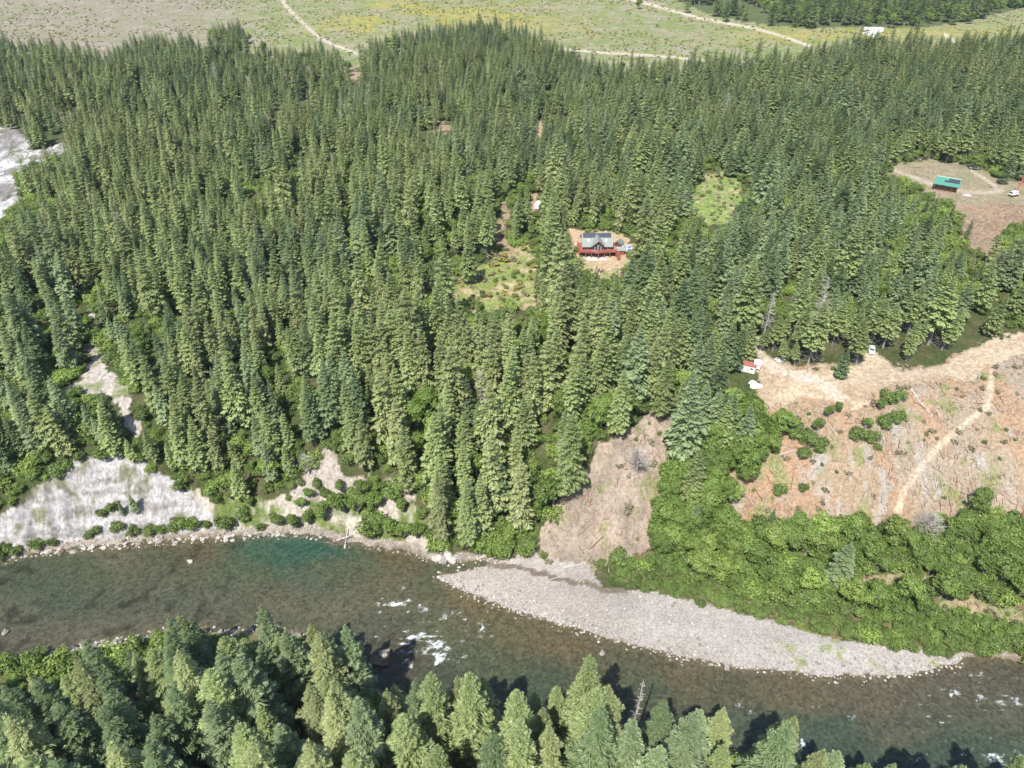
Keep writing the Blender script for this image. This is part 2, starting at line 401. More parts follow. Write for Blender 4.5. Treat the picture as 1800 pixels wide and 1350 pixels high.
    # river margin and bar, on their true plane
    bx = px + (vnoise(X, Y, 2, 181) - .5) * 10; by = py + (vnoise(X, Y, 2, 182) - .5) * 8
    ring = (dist_poly(RIVER, px, py) < 10 + 16 * (n2 - .35)) & (Z < 4)
    col[ring] = lerp(c((.31, .27, .23)), c((.22, .19, .15)), (n3 - .4) * 3)[ring]; zone[ring] = 0; zone[ring, 0] = 1
    bar = lerp(c((.365, .34, .315)), c((.30, .275, .25)), (n1 - .4) * 4)
    bar = lerp(bar, c((.40, .345, .29)), np.clip((1050 - px) / 250, 0, 1) * .5)
    bar = lerp(bar, c((.20, .24, .08)), np.clip((fbm(X, Y, 4, 183) - .66) * 9, 0, 1) * np.clip((py - 1090) / 40, 0, 1) * np.clip((px - 1350) / 60, 0, 1))
    put(look(m_bar, bx, by) & (Z < 3.5), bar, 0)
    D = dist_poly([(855,990),(930,1002),(1000,1020),(1060,1034),(1100,1040)], bx, by, False)
    wet = (D < 5) & (Z < 4)
    col[wet] = (.17, .14, .11)
    bed = Z < -0.02
    col[bed] = (.16, .13, .085)
    nb = (Y < 140) & (Z > 0) & (py > 1100) & (px < 2500) & ~look(m_riverbar | m_T, px, py) & (Z > .8)
    col[nb] = lerp(c((.12, .17, .045)), c((.17, .15, .07)), (n2 - .4) * 4)[nb]
    return np.clip(col, 0, 1), zone

def grid_mesh(name, X, Y, Z):
    nr, nc = X.shape
    me = bpy.data.meshes.new(name)
    n = nr * nc
    me.vertices.add(n)
    me.vertices.foreach_set('co', np.stack([X, Y, Z], -1).astype(np.float32).ravel())
    i = np.arange(nr - 1)[:, None] * nc + np.arange(nc - 1)[None, :]
    q = np.stack([i, i + 1, i + nc + 1, i + nc], -1).reshape(-1, 4)
    nf = len(q)
    me.loops.add(nf * 4); me.loops.foreach_set('vertex_index', q.astype(np.int32).ravel())
    me.polygons.add(nf); me.polygons.foreach_set('loop_start', (np.arange(nf) * 4).astype(np.int32))
    me.update(calc_edges=True)
    me.polygons.foreach_set('use_smooth', np.ones(nf, bool))
    return me
def vcol(me, name, arr):
    a = me.color_attributes.new(name, 'FLOAT_COLOR', 'POINT')
    if arr.shape[1] == 3: arr = np.concatenate([arr, np.ones((len(arr), 1))], 1)
    a.data.foreach_set('color', arr.astype(np.float32).ravel())

me = grid_mesh('ground', GX, GY, GZ)
gc, gz = ground_colour(GX.ravel(), GY.ravel(), GZ.ravel())
vcol(me, 'pigment', gc); vcol(me, 'zone', gz)
gm, nt, b = nmat('ground_surface')
pg = N(nt, 'ShaderNodeAttribute', attribute_name='pigment'); zn = N(nt, 'ShaderNodeAttribute', attribute_name='zone')
sp = N(nt, 'ShaderNodeSeparateColor'); L(nt, zn.outputs['Color'], sp.inputs[0])
tc = N(nt, 'ShaderNodeTexCoord')
def tex(kind, sc, **k):
    n = N(nt, kind, i_Scale=sc, **k); L(nt, tc.outputs['Object'], n.inputs['Vector']); return n
n_f = tex('ShaderNodeTexNoise', .9, i_Detail=7.0, i_Roughness=.7)
c = mixc(nt, 'MULTIPLY', 1.0, pg.outputs['Color'], mr(nt, n_f.outputs[0], .28, .72, .5, 1.45))
# gravel: stone by stone grey
vg = tex('ShaderNodeTexVoronoi', 2.6); vg2 = tex('ShaderNodeTexVoronoi', .55)
sg = N(nt, 'ShaderNodeSeparateColor'); L(nt, vg.outputs['Color'], sg.inputs[0])
sg2 = N(nt, 'ShaderNodeSeparateColor'); L(nt, vg2.outputs['Color'], sg2.inputs[0])
gsum = N(nt, 'ShaderNodeMath', operation='MULTIPLY'); L(nt, mr(nt, sg.outputs[0], 0, 1, .78, 1.22), gsum.inputs[0]); L(nt, mr(nt, sg2.outputs[0], 0, 1, .94, 1.06), gsum.inputs[1])
cg = mixc(nt, 'MULTIPLY', 1.0, c, gsum.outputs[0])
cg = mixc(nt, 'MIX', .78, cg, mixc(nt, 'MULTIPLY', 1.0, pg.outputs['Color'], gsum.outputs[0]))
c = mixc(nt, 'MIX', sp.outputs[0], c, cg)
# slash: streaks of bark, chips and bleached wood lying every way
mp = N(nt, 'ShaderNodeMapping'); mp.inputs['Scale'].default_value = (1.1, .28, 1); mp.inputs['Rotation'].default_value = (0, 0, .5); L(nt, tc.outputs['Object'], mp.inputs[0])
st1 = N(nt, 'ShaderNodeTexNoise', i_Scale=1.7, i_Detail=6.0, i_Roughness=.75, i_Distortion=2.5); L(nt, mp.outputs[0], st1.inputs['Vector'])
st2 = tex('ShaderNodeTexNoise', 1.1, i_Detail=8.0, i_Roughness=.8, i_Distortion=3.0)
cs = mixc(nt, 'MIX', mr(nt, st1.outputs[0], .53, .62, 0, .75), c, (.47, .43, .37))
cs = mixc(nt, 'MIX', mr(nt, st2.outputs[0], .45, .36, 0, .8), cs, (.13, .075, .045))
cs = mixc(nt, 'MIX', mr(nt, st2.outputs[0], .58, .66, 0, .6), cs, (.44, .27, .15))
c = mixc(nt, 'MIX', sp.outputs[1], c, cs)
# pale cliff: streaks down the face, cracks
mp2 = N(nt, 'ShaderNodeMapping'); mp2.inputs['Scale'].default_value = (1.0, .22, .22); mp2.inputs['Rotation'].default_value = (0, 0, -.18); L(nt, tc.outputs['Object'], mp2.inputs[0])
cr = N(nt, 'ShaderNodeTexNoise', i_Scale=.8, i_Detail=8.0, i_Roughness=.7, i_Distortion=.8); L(nt, mp2.outputs[0], cr.inputs['Vector'])
cc = mixc(nt, 'MULTIPLY', 1.0, c, mr(nt, cr.outputs[0], .35, .62, .72, 1.15))
c = mixc(nt, 'MIX', sp.outputs[2], c, cc)
# field: tufts
tf = tex('ShaderNodeTexNoise', .35, i_Detail=9.0, i_Roughness=.8)
cf = mixc(nt, 'MULTIPLY', 1.0, c, mr(nt, tf.outputs[0], .35, .65, .6, 1.4))
c = mixc(nt, 'MIX', zn.outputs['Alpha'], c, cf)
L(nt, c, b.inputs['Base Color'])
b.inputs['Roughness'].default_value = .92; b.inputs['Specular IOR Level'].default_value = .15
g4_ = N(nt, 'ShaderNodeMath', operation='MULTIPLY', i_1=.4); L(nt, sp.outputs[0], g4_.inputs[0])
bsum = N(nt, 'ShaderNodeMath', operation='MULTIPLY_ADD'); L(nt, g4_.outputs[0], bsum.inputs[0]); L(nt, vg.outputs['Distance'], bsum.inputs[1]); L(nt, st2.outputs[0], bsum.inputs[2])
bp = N(nt, 'ShaderNodeBump', i_Strength=.7, i_Distance=.35); L(nt, bsum.outputs[0], bp.inputs['Height']); L(nt, bp.outputs[0], b.inputs['Normal'])
me.materials.append(gm)
tag(link('ground', me), kind='structure')

def gz_at(x, y): return float(height(np.array([x]), np.array([y]))[0])
def on_ground(px, py):
    """the point of the terrain seen at that pixel"""
    z = 20.0
    for _ in range(25):
        x, y, _z = at(px, py, z)
        z = z + .6 * (gz_at(x, y) - z)
    return (x, y, z)

# ------------------------------------------------------------------ river surface
wx, wy = np.meshgrid(np.arange(-330, 340, .8), np.arange(62, 215, .8))
me = grid_mesh('river', wx, wy, np.zeros(wx.shape))
px, py = proj(wx.ravel(), wy.ravel(), 0)
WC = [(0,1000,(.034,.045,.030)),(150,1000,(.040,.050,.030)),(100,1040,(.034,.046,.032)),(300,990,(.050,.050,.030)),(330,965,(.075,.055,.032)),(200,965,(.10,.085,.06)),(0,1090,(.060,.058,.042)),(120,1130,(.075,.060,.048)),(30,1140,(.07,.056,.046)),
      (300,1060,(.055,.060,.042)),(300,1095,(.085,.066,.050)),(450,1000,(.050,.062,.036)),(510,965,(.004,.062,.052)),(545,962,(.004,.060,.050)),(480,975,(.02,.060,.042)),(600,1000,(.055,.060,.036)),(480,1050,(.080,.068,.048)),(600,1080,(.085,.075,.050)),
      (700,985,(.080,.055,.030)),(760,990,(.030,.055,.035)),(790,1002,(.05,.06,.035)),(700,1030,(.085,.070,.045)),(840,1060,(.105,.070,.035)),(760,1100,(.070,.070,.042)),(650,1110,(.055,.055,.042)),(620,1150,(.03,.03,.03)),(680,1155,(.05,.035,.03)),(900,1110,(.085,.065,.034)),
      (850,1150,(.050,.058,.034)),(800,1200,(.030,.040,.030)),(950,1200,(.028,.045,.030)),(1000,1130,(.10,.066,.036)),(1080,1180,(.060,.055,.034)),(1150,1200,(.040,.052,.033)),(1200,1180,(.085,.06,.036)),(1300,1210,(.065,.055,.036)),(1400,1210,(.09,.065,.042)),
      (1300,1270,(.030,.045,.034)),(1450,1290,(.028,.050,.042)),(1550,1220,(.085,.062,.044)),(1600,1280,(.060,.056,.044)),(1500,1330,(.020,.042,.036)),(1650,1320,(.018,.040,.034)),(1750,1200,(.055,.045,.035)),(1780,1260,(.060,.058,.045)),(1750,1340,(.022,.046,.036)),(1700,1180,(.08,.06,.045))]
jx = (fbm(wx.ravel(), wy.ravel() * 2, 16, 201) - .5) * 90; jy = (fbm(wx.ravel(), wy.ravel() * 2, 16, 202) - .5) * 34
wsum = np.zeros(len(px)); csum = np.zeros((len(px), 3))
for (cx, cy, cc) in WC:
    d2 = ((px + jx - cx) / 1.6) ** 2 + (py + jy - cy) ** 2
    ww = 1 / (d2 + 250) ** 1.7
    wsum += ww; csum += ww[:, None] * np.array(cc)
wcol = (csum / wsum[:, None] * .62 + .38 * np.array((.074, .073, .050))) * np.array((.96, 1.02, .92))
zb = height(wx, wy).ravel()
sh = np.clip((zb + .55) / .5, 0, 1)[:, None]
wcol = wcol * (1 - sh * .6) + np.array((.125, .10, .06)) * sh * .6
stones = np.clip((fbm(wx.ravel(), wy.ravel(), 4.5, 210) - .60) * 9, 0, 1) * np.clip((620 - px) / 300, 0, 1)
wcol = wcol * (1 - .45 * stones[:, None])
FO = [(695,1060,24,6,1),(675,1063,14,4,.8),(738,1071,9,5,1),(780,1082,8,5,.9),(712,1034,8,3,.8),(700,1036,5,3,.7),(735,1090,14,6,.55),(690,1105,16,7,.5),(722,1122,14,7,1),(745,1126,18,8,1),(772,1132,14,9,1),(770,1150,12,10,1),(752,1140,14,8,.8),(715,1165,10,5,1),(775,1160,8,7,1),(805,1155,14,10,.55),
      (850,1105,7,8,.8),(838,1118,14,5,.6),(715,1145,12,7,.7),(1302,1240,8,5,.7),(1316,1255,8,5,.6),(1436,1241,5,4,1),(1502,1262,9,6,.8),(1412,1307,10,8,1),(1680,1214,12,7,.9),(1655,1212,8,5,.7),(1722,1186,12,9,.8),(1755,1240,25,8,.75),(1780,1230,16,8,.7),(1700,1250,50,12,.35),
      (1748,1335,16,7,1),(1720,1328,22,7,.7),(1785,1342,12,6,.9),(1590,1290,80,8,.3),(1650,1315,60,7,.4),(335,988,7,4,.9),(27,1073,14,6,.3),(55,1128,20,5,.35),(1340,1270,40,10,.3),(620,1000,90,25,.12),(600,1045,80,30,.2),(1380,1335,20,10,.6)]
frng = np.random.default_rng(5)
FO += [(frng.uniform(660, 880), frng.uniform(1045, 1175), frng.uniform(3, 8), frng.uniform(1.5, 3), frng.uniform(.6, .95)) for _k in range(45)] + [(frng.uniform(1560, 1800), frng.uniform(1180, 1345), frng.uniform(4, 10), frng.uniform(1.5, 3), frng.uniform(.55, .9)) for _k in range(45)]
foam = np.zeros(len(px))
FO = [(a + frng.normal(0, .75) * c_, b_ + frng.normal(0, .75) * d_, c_ * frng.uniform(.3, .7), d_ * frng.uniform(.25, .55), e_ * frng.uniform(.85, 1.15)) for (a, b_, c_, d_, e_) in FO if e_ > .45 for _k in range(10)] + [f for f in FO if f[4] <= .45] + [(a, b_, c_ * 1.5, d_ * 1.6, e_ * .5) for (a, b_, c_, d_, e_) in FO if e_ > .45]
for (cx, cy, rx, ry, s) in FO:
    foam = np.maximum(foam, s * np.exp(-(((px - cx) / rx) ** 2 + ((py - cy) / ry) ** 2)))
vcol(me, 'pigment', wcol); vcol(me, 'foam', np.repeat(foam[:, None], 3, 1))
wm, nt, b = nmat('river_water')
pg = N(nt, 'ShaderNodeAttribute', attribute_name='pigment'); fo = N(nt, 'ShaderNodeAttribute', attribute_name='foam')
tc = N(nt, 'ShaderNodeTexCoord')
v1 = tex('ShaderNodeTexVoronoi', 1.35); s1 = N(nt, 'ShaderNodeSeparateColor'); L(nt, v1.outputs['Color'], s1.inputs[0])
n1 = tex('ShaderNodeTexNoise', .5, i_Detail=8.0, i_Roughness=.75)
c = mixc(nt, 'MULTIPLY', 1.0, pg.outputs['Color'], mr(nt, s1.outputs[0], 0, 1, .72, 1.36))
c = mixc(nt, 'MULTIPLY', 1.0, c, mr(nt, n1.outputs[0], .3, .7, .75, 1.28))
mpw = N(nt, 'ShaderNodeMapping'); mpw.inputs['Scale'].default_value = (.55, 1.3, 1); mpw.inputs['Rotation'].default_value = (0, 0, -.35); L(nt, tc.outputs['Object'], mpw.inputs[0])
nf = N(nt, 'ShaderNodeTexNoise', i_Scale=1.5, i_Detail=9.0, i_Roughness=.72, i_Distortion=1.4); L(nt, mpw.outputs[0], nf.inputs['Vector'])
th = N(nt, 'ShaderNodeMath', operation='MULTIPLY_ADD', i_1=-.50, i_2=.78); L(nt, fo.outputs['Fac'], th.inputs[0])
df_ = N(nt, 'ShaderNodeMath', operation='SUBTRACT'); L(nt, nf.outputs[0], df_.inputs[0]); L(nt, th.outputs[0], df_.inputs[1])
fm = mr(nt, df_.outputs[0], 0, .26, 0, .92)
c = mixc(nt, 'MIX', fm, c, (.78, .82, .84))
L(nt, c, b.inputs['Base Color'])
L(nt, mr(nt, fm, 0, 1, .16, .8), b.inputs['Roughness'])
b.inputs['IOR'].default_value = 1.33
rp = N(nt, 'ShaderNodeTexNoise', i_Scale=1.6, i_Detail=6.0, i_Roughness=.65, i_Distortion=.6); L(nt, mpw.outputs[0], rp.inputs['Vector'])
bp = N(nt, 'ShaderNodeBump', i_Strength=.5, i_Distance=.25); L(nt, rp.outputs[0], bp.inputs['Height']); L(nt, bp.outputs[0], b.inputs['Normal'])
me.materials.append(wm)
tag(link('river', me), kind='structure')

# ------------------------------------------------------------------ plant meshes
def polys_mesh(name, V, k, mat, shade=None):
    """V: (n, k, 3) faces with k corners each"""
    n = len(V)
    me = bpy.data.meshes.new(name)
    me.vertices.add(n * k); me.vertices.foreach_set('co', V.reshape(-1).astype(np.float32))
    me.loops.add(n * k); me.loops.foreach_set('vertex_index', np.arange(n * k, dtype=np.int32))
    me.polygons.add(n); me.polygons.foreach_set('loop_start', (np.arange(n) * k).astype(np.int32))
    me.update(calc_edges=True)
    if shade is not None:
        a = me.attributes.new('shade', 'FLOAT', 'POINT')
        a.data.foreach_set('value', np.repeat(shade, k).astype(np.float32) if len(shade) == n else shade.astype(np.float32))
    me.materials.append(mat)
    return me

def conifer_leaves(seed, H, Rm, z0, nb, nseg, droop=.25, power=.85, ragged=.2, topup=.5, sag=.3):
    """flattened drooping fronds, each a fan of kite-shaped sprays; returns faces and the tip weight"""
    r = np.random.default_rng(seed)
    out, tip = [], []
    ga = 2.39996
    for i in range(nb):
        lv = max(1, nb // 7); wh = i // 7
        f = (min(wh, lv - 1) + .5 + r.normal(0, .10 + ragged * .32)) / lv
        f = min(max(f, .004), .996)
        z = z0 + (H - z0) * (f ** .88)
        t = (z - z0) / (H - z0)
        Lb = Rm * min(1.0, (1 - t) ** power * 1.06) * (1 - .45 * max(0, .16 - t) / .16) + .12
        Lb *= r.uniform(1 - ragged, 1 + ragged * .8)
        if r.random() < .05: Lb *= 1.22
        az = i * 6.2832 / 7 + wh * 1.1 + r.normal(0, .22)
        el = topup * t ** 1.5 - droop * (1 - t) + r.normal(0, .09)
        ca, sa = math.cos(az), math.sin(az)
        rad = np.array((ca, sa, 0)); sid = np.array((-sa, ca, 0)); up = np.array((0, 0, 1.0))
        d0 = rad * math.cos(el) + up * math.sin(el)
        wmax = Lb * .36 + .15
        ns = nseg if Lb > Rm * .35 else max(3, nseg - 2)
        for s in range(ns):
            u = (s + .5) / ns
            p = d0 * (Lb * u) - up * (sag * Lb * .5 * u * u)
            seg = Lb / ns
            ww = wmax * (math.sin(math.pi * min(1, .22 + u * .8)) * .9 + .15)
            for sg_ in (-1, 1):
                a = r.uniform(.55, .95)
                dd = (d0 * math.cos(a) + sid * sg_ * math.sin(a)) + up * r.uniform(-.45, .12)
                ln = ww * r.uniform(.8, 1.25) + seg * .35
                hw = seg * r.uniform(.34, .56)
                nrm = np.cross(dd, up); nrm = nrm / (np.linalg.norm(nrm) + 1e-6)
                nrm = nrm + up * r.uniform(-.5, .5)
                base = p - d0 * seg * .3
                m_ = base + dd * ln * .5
                out.append([base, m_ + nrm * hw, base + dd * ln, m_ - nrm * hw])
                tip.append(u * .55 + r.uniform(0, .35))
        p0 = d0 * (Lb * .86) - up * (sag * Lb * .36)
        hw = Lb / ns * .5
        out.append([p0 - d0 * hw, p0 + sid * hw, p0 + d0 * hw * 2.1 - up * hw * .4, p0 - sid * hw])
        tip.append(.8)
        # place the whole frond at its height on the stem
        k = 2 * ns + 1
        for q in out[-k:]:
            for j in range(4): q[j] = q[j] + up * z
    for i in range(7):   # leader
        az = i * 2.4; z = H - .25 - .09 * i
        dd = np.array((math.cos(az) * .4, math.sin(az) * .4, 1.0)); sd = np.array((-math.sin(az), math.cos(az), 0)) * .14
        b0 = np.array((0, 0, z))
        out.append([b0, b0 + dd * .35 + sd, b0 + dd * .85, b0 + dd * .35 - sd]); tip.append(.9)
    return np.array(out), np.array(tip)

def blob_leaves(seed, n, lobes, size, flat=.75):
    """leaf clumps: lobes = (x, y, z, r); leaves on and inside each lobe's shell, uneven"""
    r = np.random.default_rng(seed)
    lob = np.array(lobes); wgt = lob[:, 3] ** 2; wgt = wgt / wgt.sum()
    k = r.choice(len(lob), n, p=wgt)
    d = r.normal(size=(n, 3)); d /= np.linalg.norm(d, axis=1)[:, None]
    # sub-clumps make the outline uneven
    sub = r.normal(size=(len(lob), 14, 3)); sub /= np.linalg.norm(sub, axis=2)[:, :, None]
    pick = r.integers(0, 14, n)
    d2 = sub[k, pick] + r.normal(size=(n, 3)) * .26
    use = r.random(n) < .8
    d = np.where(use[:, None], d2 / np.linalg.norm(d2, axis=1)[:, None], d)
    bump_ = r.uniform(.62, 1.3, (len(lob), 14))[k, pick]
    rad = lob[k, 3] * (r.uniform(.7, 1.15, n) ** .7) * np.where(use, bump_, .9)
    P_ = lob[k, :3] + d * rad[:, None] * np.array((1, 1, flat))
    keep = P_[:, 2] > .05
    P_, d = P_[keep], d[keep]; n = len(P_)
    nm = d + r.normal(size=(n, 3)) * .55 + np.array((0, 0, .35)); nm /= np.linalg.norm(nm, axis=1)[:, None]
    t1 = np.cross(nm, r.normal(size=(n, 3))); t1 /= np.linalg.norm(t1, axis=1)[:, None]
    t2 = np.cross(nm, t1)
    s = (size * r.uniform(.6, 1.35, n))[:, None]
    V = np.stack([P_ - t1 * s, P_ - t2 * s * .62, P_ + t1 * s, P_ + t2 * s * .62], 1)
    return V, r.uniform(0, .7, n)

def tube(pts, radii, k=6):
    """quads of a tapered tube through pts"""
    pts = np.array(pts, float); out = []
    ring = []
    for i, p in enumerate(pts):
        d = pts[min(i + 1, len(pts) - 1)] - pts[max(i - 1, 0)]
        d = d / (np.linalg.norm(d) + 1e-9)
        a = np.cross(d, (0, 0, 1.0) if abs(d[2]) < .9 else (1.0, 0, 0)); a /= np.linalg.norm(a); b_ = np.cross(d, a)
        ring.append([p + radii[i] * (math.cos(2 * math.pi * j / k) * a + math.sin(2 * math.pi * j / k) * b_) for j in range(k)])
    for i in range(len(pts) - 1):
        for j in range(k):
            out.append([ring[i][j], ring[i][(j + 1) % k], ring[i + 1][(j + 1) % k], ring[i + 1][j]])
    for rg in (ring[0], ring[-1]):
        c0 = np.mean(rg, 0)
        for j in range(0, k): out.append([c0, rg[j], rg[(j + 1) % k], c0 * .5 + rg[(j + 1) % k] * .5])
    return out

bark = simple('bark', (.17, .135, .105), .9, var=.3, sc=1.5, bump=.5)
bark_grey = simple('grey_bark', (.30, .275, .25), .9, var=.25, sc=2)
deadwood = simple('dead_wood', (.42, .385, .35), .9, var=.25, sc=2, bump=.4)
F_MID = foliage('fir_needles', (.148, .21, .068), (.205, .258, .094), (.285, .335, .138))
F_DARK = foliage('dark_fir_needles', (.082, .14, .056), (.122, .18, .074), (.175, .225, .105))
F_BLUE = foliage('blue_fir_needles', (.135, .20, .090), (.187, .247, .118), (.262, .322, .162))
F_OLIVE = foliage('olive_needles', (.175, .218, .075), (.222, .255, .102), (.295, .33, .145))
B_LEAF = foliage('broad_leaves', (.115, .195, .042), (.18, .265, .06), (.235, .32, .075), .35)
B_BRIGHT = foliage('bright_leaves', (.19, .29, .06), (.25, .33, .08), (.31, .40, .10), .35)
B_BUSH = foliage('bush_leaves', (.10, .17, .042), (.16, .225, .06), (.21, .28, .075), .3, 12)
B_BROOM = foliage('broom_flowers', (.17, .20, .06), (.38, .30, .06), (.42, .34, .08), .2, 18)
B_DRY = foliage('dry_brush', (.18, .18, .09), (.27, .24, .15), (.30, .27, .18), .2, 12)

def trunk_faces(seed, H, r0, zdead=0, ndead=0, Rm=2.5):
    r = np.random.default_rng(seed)
    lean = r.normal(0, .012, 2)
    pts = [(lean[0] * z, lean[1] * z, z) for z in (-.8, H * .05, H * .3, H * .6, H * .99)]
    out = tube(pts, [r0 * 1.5, r0, r0 * .8, r0 * .5, .03], 7)
    for i in range(ndead):
        z = r.uniform(.08, 1) * zdead; a = r.uniform(0, 6.28); l = r.uniform(.35, 1) * Rm
        p0 = np.array((0, 0, z)); d = np.array((math.cos(a), math.sin(a), r.uniform(-.3, .05)))
        out += tube([p0, p0 + d * l], [.05, .015], 3)
    return np.array(out)

KINDS = []   # (key, crown mesh, trunk mesh, height)
def add_conifer(key, seed, H, Rm, z0, nb, nseg, mat, r0=.3, ndead=0, **k):
    V, t = conifer_leaves(seed, H, Rm, z0, nb, nseg, **k)
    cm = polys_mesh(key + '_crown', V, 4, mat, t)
    tm = polys_mesh(key + '_trunk', trunk_faces(seed + 500, H, r0, z0 * 1.1, ndead, Rm), 4, bark_grey if ndead > 8 else bark)
    KINDS.append((key, cm, tm, H))
    return len(KINDS) - 1
# plateau forest firs: 25 m
K_A = add_conifer('fir_a', 1, 25, 4.6, 3.0, 154, 7, F_MID, ragged=.24, power=.74, droop=.38)
K_B = add_conifer('fir_b', 2, 25, 4.1, 2.5, 154, 7, F_DARK, ragged=.28, power=.72, droop=.35)
K_C = add_conifer('fir_c', 3, 25, 4.5, 3.0, 147, 7, F_BLUE, ragged=.24, power=.76, droop=.32)
K_D = add_conifer('fir_d', 4, 25, 4.1, 3.0, 147, 7, F_OLIVE, ragged=.34, power=.66, droop=.4, sag=.5)
K_E = add_conifer('fir_e', 5, 25, 3.7, 4.0, 140, 7, F_MID, ragged=.36, power=.64, droop=.35)
K_F = add_conifer('fir_f', 6, 25, 4.5, 8.0, 147, 6, F_MID, ndead=60, ragged=.25, power=.75)
# tall foreground trees: 34 m, seen from close by
K_G = add_conifer('spruce_g', 11, 34, 5.2, 5, 231, 13, F_OLIVE, r0=.45, droop=.5, ragged=.42, power=.66, sag=.7)
K_H = add_conifer('spruce_h', 12, 34, 5.2, 5, 224, 13, F_MID, r0=.45, droop=.25, ragged=.38, power=.58, sag=.4)
K_I = add_conifer('spruce_i', 13, 34, 5.0, 5, 217, 13, F_BLUE, r0=.45, droop=.15, ragged=.36, power=.6, sag=.35, topup=.7)
K_J = add_conifer('spruce_j', 14, 34, 4.9, 6, 210, 13, F_DARK, r0=.45, droop=.4, ragged=.45, power=.66, sag=.6)
NCON = len(KINDS)

def add_broad(key, seed, H, Rc, mat, n, size, trunk=True, lobes_n=11):
    r = np.random.default_rng(seed)
    lobes = []
    for i in range(lobes_n):
        a = r.uniform(0, 6.28); q = r.uniform(0, 1) ** .6
        zz = H * (.35 + .5 * r.random()) if trunk else H * r.uniform(.15, .7)
        rr = Rc * (1 - abs(zz / H - .5)) * q * .8
        lobes.append((math.cos(a) * rr, math.sin(a) * rr, zz, Rc * r.uniform(.22, .48)))
    V, t = blob_leaves(seed + 7, n, lobes, size)
    sc_ = H / V[:, :, 2].max(); V[:, :, 2] *= sc_
    cm = polys_mesh(key + '_crown', V, 4, mat, t)
    T = tube([(0, 0, -.6), (0, 0, H * .3), (.2, .1, H * .6)], [H * .03, H * .022, H * .012], 6)
    for lb in lobes[:6 if trunk else 4]:
        T += tube([(0, 0, H * (.2 if trunk else .02)), (lb[0] * .6, lb[1] * .6, lb[2] * .6 * sc_), (lb[0], lb[1], lb[2] * .95 * sc_)], [H * .016, H * .011, .03], 5)
    tm = polys_mesh(key + '_trunk', np.array(T), 4, bark_grey)
    KINDS.append((key, cm, tm, H))
    return len(KINDS) - 1
K_M1 = add_broad('maple_a', 21, 13, 4.6, B_LEAF, 6000, .27, lobes_n=20)
K_M2 = add_broad('maple_b', 22, 12, 4.2, B_BRIGHT, 5500, .27, lobes_n=18)
K_M3 = add_broad('alder_c', 23, 9, 3.0, B_LEAF, 4200, .22, lobes_n=16)
K_U1 = add_broad('bush_a', 31, 3.4, 2.4, B_BUSH, 2600, .16, False, 15)
K_U2 = add_broad('bush_b', 32, 4.4, 2.6, B_LEAF, 2800, .17, False, 16)
K_U3 = add_broad('bush_c', 33, 2.4, 2.0, B_BRIGHT, 1700, .14, False, 12)
K_W1 = add_broad('broom_a', 34, 1.4, 1.3, B_BROOM, 260, .22, False, 5)
K_W2 = add_broad('brush_b', 35, 1.2, 1.2, B_DRY, 260, .20, False, 5)
def add_snag():
    r = np.random.default_rng(77); T = []
    for i in range(110):
        z = 20 * r.uniform(.25, .98); a = r.uniform(0, 6.28); l = 3.0 * (1.1 - z / 20) * r.uniform(.4, 1.2) + .4
        p0 = np.array((0, 0, z)); d = np.array((math.cos(a), math.sin(a), r.uniform(-.25, .35)))
        T += tube([p0, p0 + d * l], [.07, .02], 3)
        for _ in range(3):
            p1 = p0 + d * l * r.uniform(.3, .9); T += tube([p1, p1 + (d + r.normal(0, .7, 3)) * l * .35], [.04, .012], 3)
    T = np.array(T); cm = polys_mesh('snag_crown', T, 4, deadwood, np.zeros(len(T)))
    tm = polys_mesh('snag_trunk', trunk_faces(78, 20, .28), 4, deadwood)
    KINDS.append(('snag', cm, tm, 20)); return len(KINDS) - 1
K_S = add_snag()
KD = {}

# ------------------------------------------------------------------ where the trees stand
def mkfir(spacing, x0, x1, y0, y1, jit=.58):
    xs, ys_ = np.meshgrid(np.arange(x0, x1, spacing), np.arange(y0, y1, spacing * .9))
    xs = xs + (np.arange(xs.shape[0]) % 2)[:, None] * spacing * .5
    xs = xs + rng.uniform(-jit, jit, xs.shape) * spacing; ys_ = ys_ + rng.uniform(-jit, jit, ys_.shape) * spacing
    return xs.ravel(), ys_.ravel()
PL = []     # rows: x, y, z, height, kind, rotz, widthscale
def clear(x, y, z, H, mask, rad=2.0, fr=(0, .2, .4, .6, .8, .97)):
    bad = np.zeros(x.shape, bool)
    dk = 500 / np.hypot(y, CAM_H)
    jx_ = rng.normal(0, 5, x.shape) * dk; jy_ = rng.normal(1.5, 5, x.shape) * dk
    for f in fr:
        rr = rad * (1 - f) + .2
        for s in (-1, 0, 1):
            a, b_ = proj(x + s * rr, y, z + H * f)
            a = a + jx_; b_ = b_ + jy_
            bad |= look(mask, a, b_)
    return ~bad
# 1 the plateau and bluff forest
x, y = mkfir(6.5, -760, 760, 118, 1010)
keep = np.abs(x) < y * .80 + 75
x, y = x[keep], y[keep]; z = height(x, y)
px, py = proj(x, y, z)
keep = (z > 2.2) & ~((y < 140) & (px > -200) & (px < 2000) & (py > 1095)) & (py > 15)
x, y, z, px, py = [a[keep] for a in (x, y, z, px, py)]
dist = np.hypot(y, CAM_H)
gapn = fbm(x, y, 34, 307)
thin = rng.random(len(x)) < np.where(gapn < .37, .30, np.where(y > 480, .80, .97))
hn = fbm(x, y, 60, 301)
H = (11.5 + 14 * hn + rng.normal(0, 3.4, len(x))) * np.interp(y, [250, 700], [1, .82]) + np.where((px > 550) & (px < 1200) & (py > 600), 4, 0)
left = (px < 250)
H = np.clip(H, 9, 36)
ok = clear(x, y, z, H, NO_FIR)
proud = (y > 380) & (rng.random(len(x)) < .3)
ok |= proud & clear(x, y, z, H, NO_FIR, 1.5, (0, .2, .4, .58))
